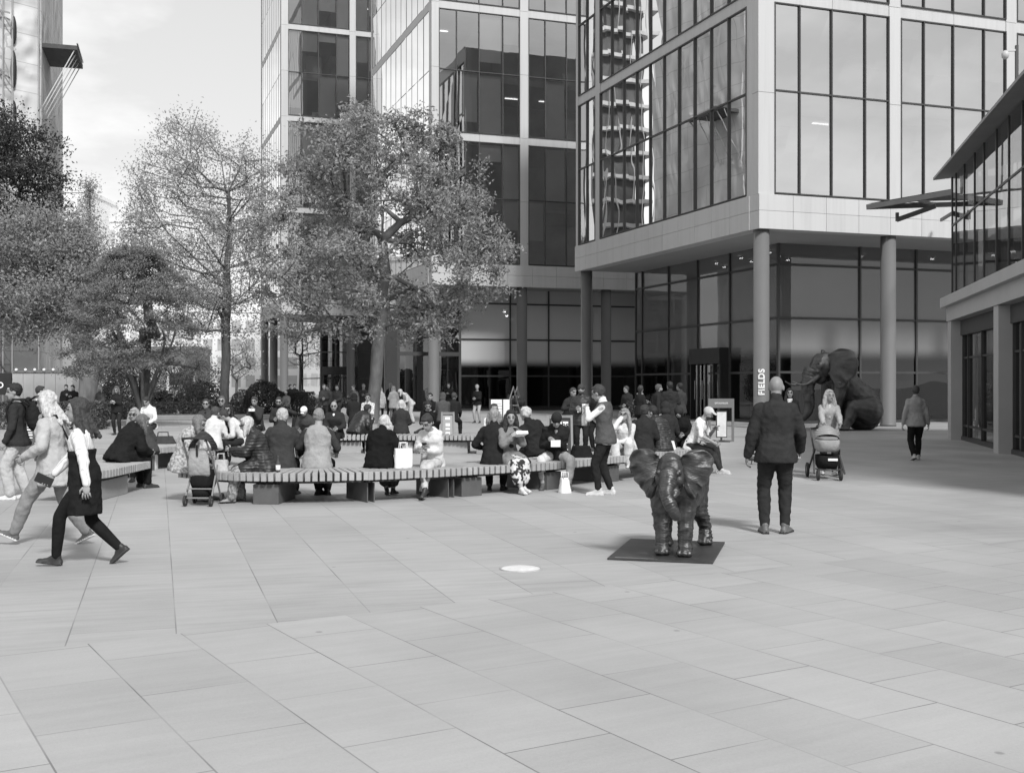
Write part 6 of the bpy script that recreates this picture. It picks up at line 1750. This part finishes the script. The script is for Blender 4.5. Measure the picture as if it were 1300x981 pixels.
p = person(402.5, 17.6, -2, 1.77, 'sit', ('vest', .30), ('trousers', .035), .03, ('crop', .22), under=('jumper', .07), b=1.12, head=(4, 4), lh=(-.22, .32, .72), rh=(.22, .32, .70), lf=(-.05, .38, .08), rf=(.08, .40, .08), rfy=30, lfy=-30, label='person in a pale grey waistcoat with dark sleeves seen from behind')
p = person(482, 17.6, -10, 1.60, 'sit', ('coat', .012), ('skirt', .15), .04, ('bob', .50), fem=True, b=1.30, head=(-14, 24), lean=8, bend=20, lh=(-.10, .40, .70), rh=(.22, .34, .66), lf=(.02, .36, .08), rf=(.12, .40, .08), label='person with white hair in a wide black coat seen from behind', drape=0)
p = person(549, 17.85, 172, 1.70, 'sit', ('jumper', .62), ('jeans', .46), .045, ('bun', .03), fem=True, head=(-16, 36), lean=8, bend=26, lf=(.06, .52, .09), rf=(-.03, .70, .16), lfk=(.0, 1, .45), rfk=(.10, 1, .75), lh=(.02, .30, .72), rh=(.10, .30, .78), rfp=-18, label='person in a white jumper with crossed legs looking at a phone', boots=True, sole=.03, bib=.5)
in_hand('phone', p, 1, slab(.075, .14, .012, 30), M_BLACK, 'black phone in the hands of the person in the white jumper', 'phone', (0, .03, .03))
p = person(626, 18.4, -8, 1.72, 'sit', ('jacket', .028), ('trousers', .025), .03, ('bob', .26), head=(10, 8), lh=(-.25, .30, .70), rh=(.2, .34, .66), label='person with fair hair in a black jacket turned away on the bench', lf=(-.12, .36, .08), rf=(.10, .40, .08))
p = person(643, 18.55, -148, 1.68, 'sit', ('coat', .20), ('skirt', .60), .62, ('long', .022), fem=True, bkind='floral', head=(-26, 10), lean=5, bend=12, lh=(-.02, .34, .98), rh=(.06, .36, .94), lf=(-.04, .46, .10), rf=(.08, .60, .09), lhhd=(.1, .4, .6), rhhd=(-.1, .5, .5), label='person with long black hair in a grey coat and flowered skirt eating', sole=.6)
in_hand('food_wrap', p, 1, slab(.22, .16, .05, 20), M_PAPER, 'white paper food wrap held by the person in the flowered skirt', 'food', (0, .05, 0))
p = person(706, 19.35, 178, 1.76, 'sit', ('coat', .035), ('cropped', .60), .10, ('beanie', .045), head=(4, 34), lean=16, bend=22, lf=(-.21, .52, .08), rf=(.22, .50, .08), lfk=(-.5, 1, .35), rfk=(.5, 1, .35), lh=(.02, .32, .80), rh=(.08, .30, .74), label='person in a black coat, beanie and pale trousers bent over food', bib=.3, drape=0)
in_hand('food_box', p, 1, slab(.16, .13, .11, 0), M_PAPER, 'white food box held on the lap of the person in the beanie', 'food box', (-.02, .05, .02))
p = person(681, 20.6, 20, 1.70, 'sit', ('coat', .03), ('trousers', .03), .03, ('curly', .50), head=(30, 10), roll=-22, lean=12, lh=(-.3, .2, .7), rh=(.2, .34, .72), label='person with pale tousled hair in a black coat leaning left behind the bench', lf=(-.12, .34, .08), rf=(.1, .36, .08))
p = person(796, 20.9, 160, 1.64, 'sit', ('jumper', .62), ('wide', .62), .55, ('long', .24), fem=True, head=(-6, 2), lean=10, bend=10, rh=(.03, .30, 1.14), lh=(.06, .34, .70), rhhd=(-.15, .1, .9), rhe=(.4, .6, -.6), label='person with long fair hair in white resting chin on hand', lf=(-.10, .30, .3), rf=(.12, .36, .3), pz=.56)
p = person(817, 21.6, -10, 1.74, 'sit', ('jacket', .045), ('trousers', .03), .03, ('short', .03), b=1.10, head=(-20, 14), lean=6, bend=16, label='person in a plain dark jacket hunched on the bench behind the small elephant')
p = person(839, 22.0, 24, 1.76, 'sit', ('puffer', .04), ('trousers', .03), .03, ('short', .02), b=1.06, head=(52, 14), lean=14, bend=18, tkind='quilt', label='person in a dark padded jacket with a strap turning to the left')
p = person(846, 23.4, 0, 1.80, 'sit', ('jacket', .05), ('trousers', .03), .03, ('hood', .05), head=(0, 10), lean=6, label='person with a dark hood up behind the one in the padded jacket')
p = person(865, 24.2, 160, 1.66, 'sit', ('jacket', .02), ('trousers', .02), .03, ('hood', .06), head=(0, 26), lean=14, bend=14, label='person in black with a fur hood facing the camera')
p = person(879, 22.6, -118, 1.78, 'sit', ('tee', .72), ('jeans', .06), .45, ('cap', .50), head=(-10, 26), lean=16, bend=18, lh=(-.10, .42, .86), rh=(.26, .50, .62), lhhd=(.3, .8, .1), lf=(-.16, .50, .08), rf=(.14, .62, .08), label='person in a white T-shirt and pale cap looking at a phone at the bench end', under=('jumper', .1) if False else None, beard=.03, sole=.6)
in_hand('phone', p, -1, slab(.075, .14, .012, 20), M_BLACK, 'black phone held by the person in the white T-shirt and cap', 'phone', (0, .02, .03))

# --- left cluster
p = person(152, 18.9, -40, 1.74, 'sit', ('puffer', .022), ('trousers', .02), .03, ('bob', .12), b=1.25, head=(-30, 26), lean=22, bend=26, lh=(-.1, .46, .62), rh=(.2, .46, .60), label='person huddled in a big black padded coat on the short bench', hood=True)
p = person(175, 20.8, 172, 1.64, 'sit', ('jacket', .03), ('trousers', .02), .03, ('long', .30), fem=True, head=(4, 6), glasses='sun', lh=(.0, .30, .86), rh=(.04, .30, .84), label='person with long fair hair and sunglasses seated facing the camera', scarf=.34)
p = person(188, 21.2, 60, 1.70, 'sit', ('jacket', .10), ('trousers', .04), .03, ('short', .03), head=(10, 22), lean=18, bend=20, label='person in a grey jacket leaning towards the one with long fair hair')
p = person(191, 31.5, 170, 1.74, 'sit', ('shirt', .70), ('trousers', .06), .04, ('short', .03), head=(0, 26), lean=10, bend=10, label='person in a white shirt seated facing the camera beside the many stemmed tree', pz=.62)
p = person(149, 39, 176, 1.70, 'stand', ('jacket', .03), ('jeans', .04), .05, ('bob', .09), fem=True, head=(0, 22), lh=(.0, .28, 1.16), rh=(.04, .28, 1.14), label='person in black standing with a phone left of the many stemmed tree')
in_hand('phone', p, 1, slab(.075, .14, .012, 30), M_PAPER, 'pale phone held by the person in black by the tree', 'phone', (0, .02, .03))
p = person(264, 27.6, 175, 1.70, 'sit', ('jacket', .10), ('trousers', .03), .03, ('short', .05), head=(10, 0), glasses='sun', label='person in sunglasses and open grey jacket, left of a seated pair', bib=.03, pz=.60)
p = person(284, 27.9, 175, 1.82, 'sit', ('jacket', .12), ('trousers', .03), .03, ('crop', .10), head=(8, 2), glasses='sun', label='taller person in sunglasses and grey jacket, right of a seated pair', bib=.02, pz=.62)
p = person(270, 23.2, 8, 1.72, 'sit', ('shirt', .54), ('trousers', .05), .04, ('short', .06), head=(-30, 16), lean=14, bend=20, b=1.1, label='person in a white shirt seen from behind in front of the pair in sunglasses', pz=.54)
p = person(293, 24.8, 172, 1.62, 'sit', ('jacket', .02), ('trousers', .02), .03, ('long', .015), fem=True, head=(6, 8), glasses='sun', lh=(0, .3, .80), rh=(.05, .3, .8), label='person with long black hair and sunglasses beside the white jumper')
p = person(311, 24.4, 100, 1.72, 'sit', ('jumper', .58), ('trousers', .04), .04, ('short', .04), head=(-4, 34), lean=24, bend=28, lh=(-.12, .46, .60), rh=(.10, .44, .62), label='person in a white jumper leaning to the left on the rear bench', lf=(-.12, .60, .1), rf=(.12, .40, .1))
p = person(326, 31, 172, 1.76, 'sit', ('jacket', .07), ('trousers', .03), .03, ('short', .04), head=(0, 14), lh=(-.05, .30, 1.04), rh=(.05, .30, 1.02), label='person in a grey jacket eating in front of the dark rounded shrub', b=1.1, pz=.6)
in_hand('sandwich', p, 1, slab(.16, .06, .07), M_PAPER, 'wrapped sandwich of the person in front of the shrub', 'food', (0, .04, 0))
p = person(356, 30.5, 176, 1.74, 'sit', ('jacket', .06), ('trousers', .03), .03, ('short', .04), head=(6, 8), glasses='sun', lh=(-.22, .26, 1.06), rh=(.1, .3, .8), label='person in sunglasses with one hand raised in front of the clipped hedge', pz=.6, beard=.04)

# --- middle group behind the rear bench
p = person(390, 26.5, 176, 1.62, 'sit', ('jacket', .10), ('trousers', .06), .05, ('cap', .72), head=(0, 30), lean=16, bend=16, label='person in a white flat cap half hidden by the pale waistcoat', fem=True)
p = person(426, 27.6, 176, 1.72, 'sit', ('jacket', .05), ('trousers', .03), .03, ('bald', 0), head=(6, 16), bib=.75, lean=8, b=1.1, label='bald person in an open dark jacket and white shirt facing the camera')
p = person(452, 29.3, -35, 1.74, 'sit', ('puffer', .025), ('trousers', .02), .03, ('short', .03), head=(-20, 20), lean=26, bend=24, b=1.12, label='person in a glossy black jacket hunched on the rear bench', tkind='shiny')
p = person(468, 36, 176, 1.76, 'sit', ('shirt', .60), ('trousers', .05), .05, ('short', .03), head=(8, 16), lh=(0, .3, .85), rh=(.05, .3, .85), label='person in a pale checked shirt seated facing the camera by the trunk', pz=.75 - .1, tkind='camo')
p = person(450, 37, 10, 1.74, 'sit', ('jacket', .03), ('trousers', .03), .03, ('hood', .03), head=(0, 8), label='person with a black hood up, seen from behind near the curled trunk statue', pz=.64)
p = person(509, 29.6, 2, 1.68, 'sit', ('jacket', .06), ('trousers', .03), .03, ('bob', .50), fem=True, head=(0, 8), b=1.08, label='person with fair hair in a dark jacket seen from behind on the rear bench')
p = person(545, 30.2, 176, 1.74, 'sit', ('tee', .018), ('jeans', .06), .03, ('short', .02), head=(8, 30), lean=14, bend=12, lh=(0, .34, .78), rh=(.06, .34, .76), label='person in a black T-shirt looking down beside the grey notice board', lfk=(-.8, 1, .1), rfk=(.8, 1, .1))
p = person(547, 38, 176, 1.74, 'sit', ('jacket', .02), ('trousers', .03), .03, ('short', .02), head=(0, 6), label='person in black seated behind the one in the black T-shirt', pz=.75 - .1)
p = person(563, 36, 14, 1.74, 'sit', ('jacket', .13), ('trousers', .04), .03, ('hood', .13), head=(-24, 12), label='person in a grey hooded top seen from behind above the notice board', b=1.1, pz=.68)
p = person(575, 37, -12, 1.76, 'sit', ('jacket', .03), ('trousers', .03), .03, ('short', .05), head=(0, 8), label='person in a black jacket seen from behind right of the grey hooded top', pz=.66)
p = person(622, 23.5, -140, 1.72, 'sit', ('tee', .66), ('jeans', .06), .03, ('crop', .05), head=(-20, 6), glasses='sun', lh=(0, .36, .80), rh=(.1, .36, .78), label='person in a white T-shirt and sunglasses in front of the menu board', beard=.06)

# --- standing farther back
rf_ = random.Random(77)
def far(px, Y, face, h, top, bottom, hair, label, pose='stand', **k):
    k.setdefault('head', (rf_.uniform(-40, 40), rf_.uniform(-4, 18)))
    if pose == 'stand':
        face += rf_.uniform(-35, 35)
        if rf_.random() < .5: k.setdefault('lh', (-.12, .30, rf_.uniform(1.0, 1.25)))
        else: k.setdefault('rh', (.14, .28, rf_.uniform(.95, 1.2)))
        d = rf_.uniform(-.1, .1); k.setdefault('lf', (-.12, d, .08)); k.setdefault('rf', (.12, -d, .08)); k.setdefault('lean', rf_.uniform(-2, 5))
    return person(px, Y, face, h, pose, top, bottom, k.pop('shoes', .04), hair, label=label, **k)
far(606, 51, 176, 1.74, ('jumper', .02), ('jeans', .34), ('short', .30), 'person in a black jumper and pale jeans standing before the dark lobby glass', lh=(-.05, .3, 1.1), rh=(.05, .3, 1.1))
far(411.5, 50, 176, 1.76, ('jacket', .10), ('jeans', .05), ('short', .1), 'person in a grey jacket, leftmost of three under the columns', lh=(-.05, .28, 1.1), rh=(.05, .28, 1.1))
far(416.5, 53, 168, 1.72, ('jacket', .14), ('trousers', .03), ('short', .03), 'person in a pale grey top just behind the leftmost of the three')
far(428.5, 49.5, 178, 1.74, ('jacket', .07), ('jeans', .04), ('short', .03), 'person in an open dark jacket above the curled trunk statue', bib=.5)
far(450, 50, 176, 1.74, ('jacket', .12), ('jeans', .08), ('short', .06), 'person in a patterned grey top with sunglasses left of the trunk', tkind='camo', glasses='sun')
far(461.5, 54, 176, 1.78, ('jumper', .09), ('jeans', .02), ('crop', .2), 'person in black trousers close beside the tree trunk')
far(483, 55, 10, 1.64, ('coat', .70), ('jeans', .06), ('bob', .45), 'person in a white coat right of the tree trunk', fem=True, skin=.5)
far(495, 60, 176, 1.80, ('jacket', .025), ('jeans', .03), ('long', .2), 'person in black behind the two in white coats', fem=True)
far(500, 54, -10, 1.66, ('coat', .62), ('jeans', .22), ('bob', .4), 'person in a pale coat seen from behind by the music stand', fem=True, b=1.12)
far(521.5, 50.5, 80, 1.74, ('shirt', .62), ('wide', .46), ('bob', .5), 'person in pale clothes bending forward by the entrance', fem=True, lean=28, bend=24, head=(0, 50), lh=(-.1, .42, .9), rh=(.1, .42, .9))
far(570, 58, 176, 1.80, ('jacket', .03), ('trousers', .03), ('short', .05), 'person in black standing inside the glass entrance box')
far(813, 36, -20, 1.72, ('jacket', .03), ('jeans', .02), ('bun', .04), 'person with tied hair and a pale scarf near the timber planter', fem=True, scarf=.55)
far(833.5, 35, -120, 1.76, ('jacket', .04), ('jeans', .03), ('short', .08), 'bearded person in a dark jacket facing the group, leftmost of four', beard=.02, head=(10, 0))
far(836, 39, 170, 1.74, ('jacket', .03), ('jeans', .03), ('short', .12), 'person half hidden behind the bearded one')
far(850.5, 35.5, 6, 1.84, ('coat', .05), ('jeans', .03), ('short', .02), 'tall person in a long dark coat seen from behind in the group', b=1.14, head=(30, 0))
far(864, 36.5, 60, 1.80, ('jacket', .08), ('jeans', .03), ('short', .015), 'person in a dark grey jacket in profile, rightmost of the group', head=(20, 0))
far(797, 40, 170, 1.70, ('jacket', .04), ('jeans', .03), ('short', .04), 'person in dark clothes left of the planter by the office glass')
far(84, 52, 178, 1.74, ('jacket', .02), ('trousers', .02), ('short', .02), 'person in black in front of the pale poster panel', b=1.1)
far(93, 50, 150, 1.72, ('jacket', .015), ('trousers', .015), ('short', .02), 'person in black right of the pale poster panel', b=1.15)
far(203, 62, 176, 1.74, ('jacket', .03), ('jeans', .3), ('short', .03), 'person in a black top and pale trousers seated in the garden', pose='sit', pz=.72)
far(368, 64, 176, 1.74, ('jacket', .025), ('jeans', .03), ('short', .02), 'person in black between the columns of the undercroft, left of two')
far(374, 66, 170, 1.76, ('jacket', .02), ('jeans', .03), ('short', .02), 'person in black between the columns of the undercroft, right of two')
far(364, 58, 178, 1.60, ('jumper', .3), ('jeans', .1), ('cap', .68), 'person in a white hat behind the clipped hedge', pose='sit', pz=.72)
far(386, 62, 178, 1.66, ('jacket', .06), ('jeans', .03), ('short', .06), 'person in dark clothes right of the clipped hedge', pose='sit', pz=.72)
far(127, 45, 150, 1.70, ('jacket', .12), ('jeans', .2), ('bob', .3), 'person in a grey jacket left of the one holding a pale phone', fem=True)
flush_skins()
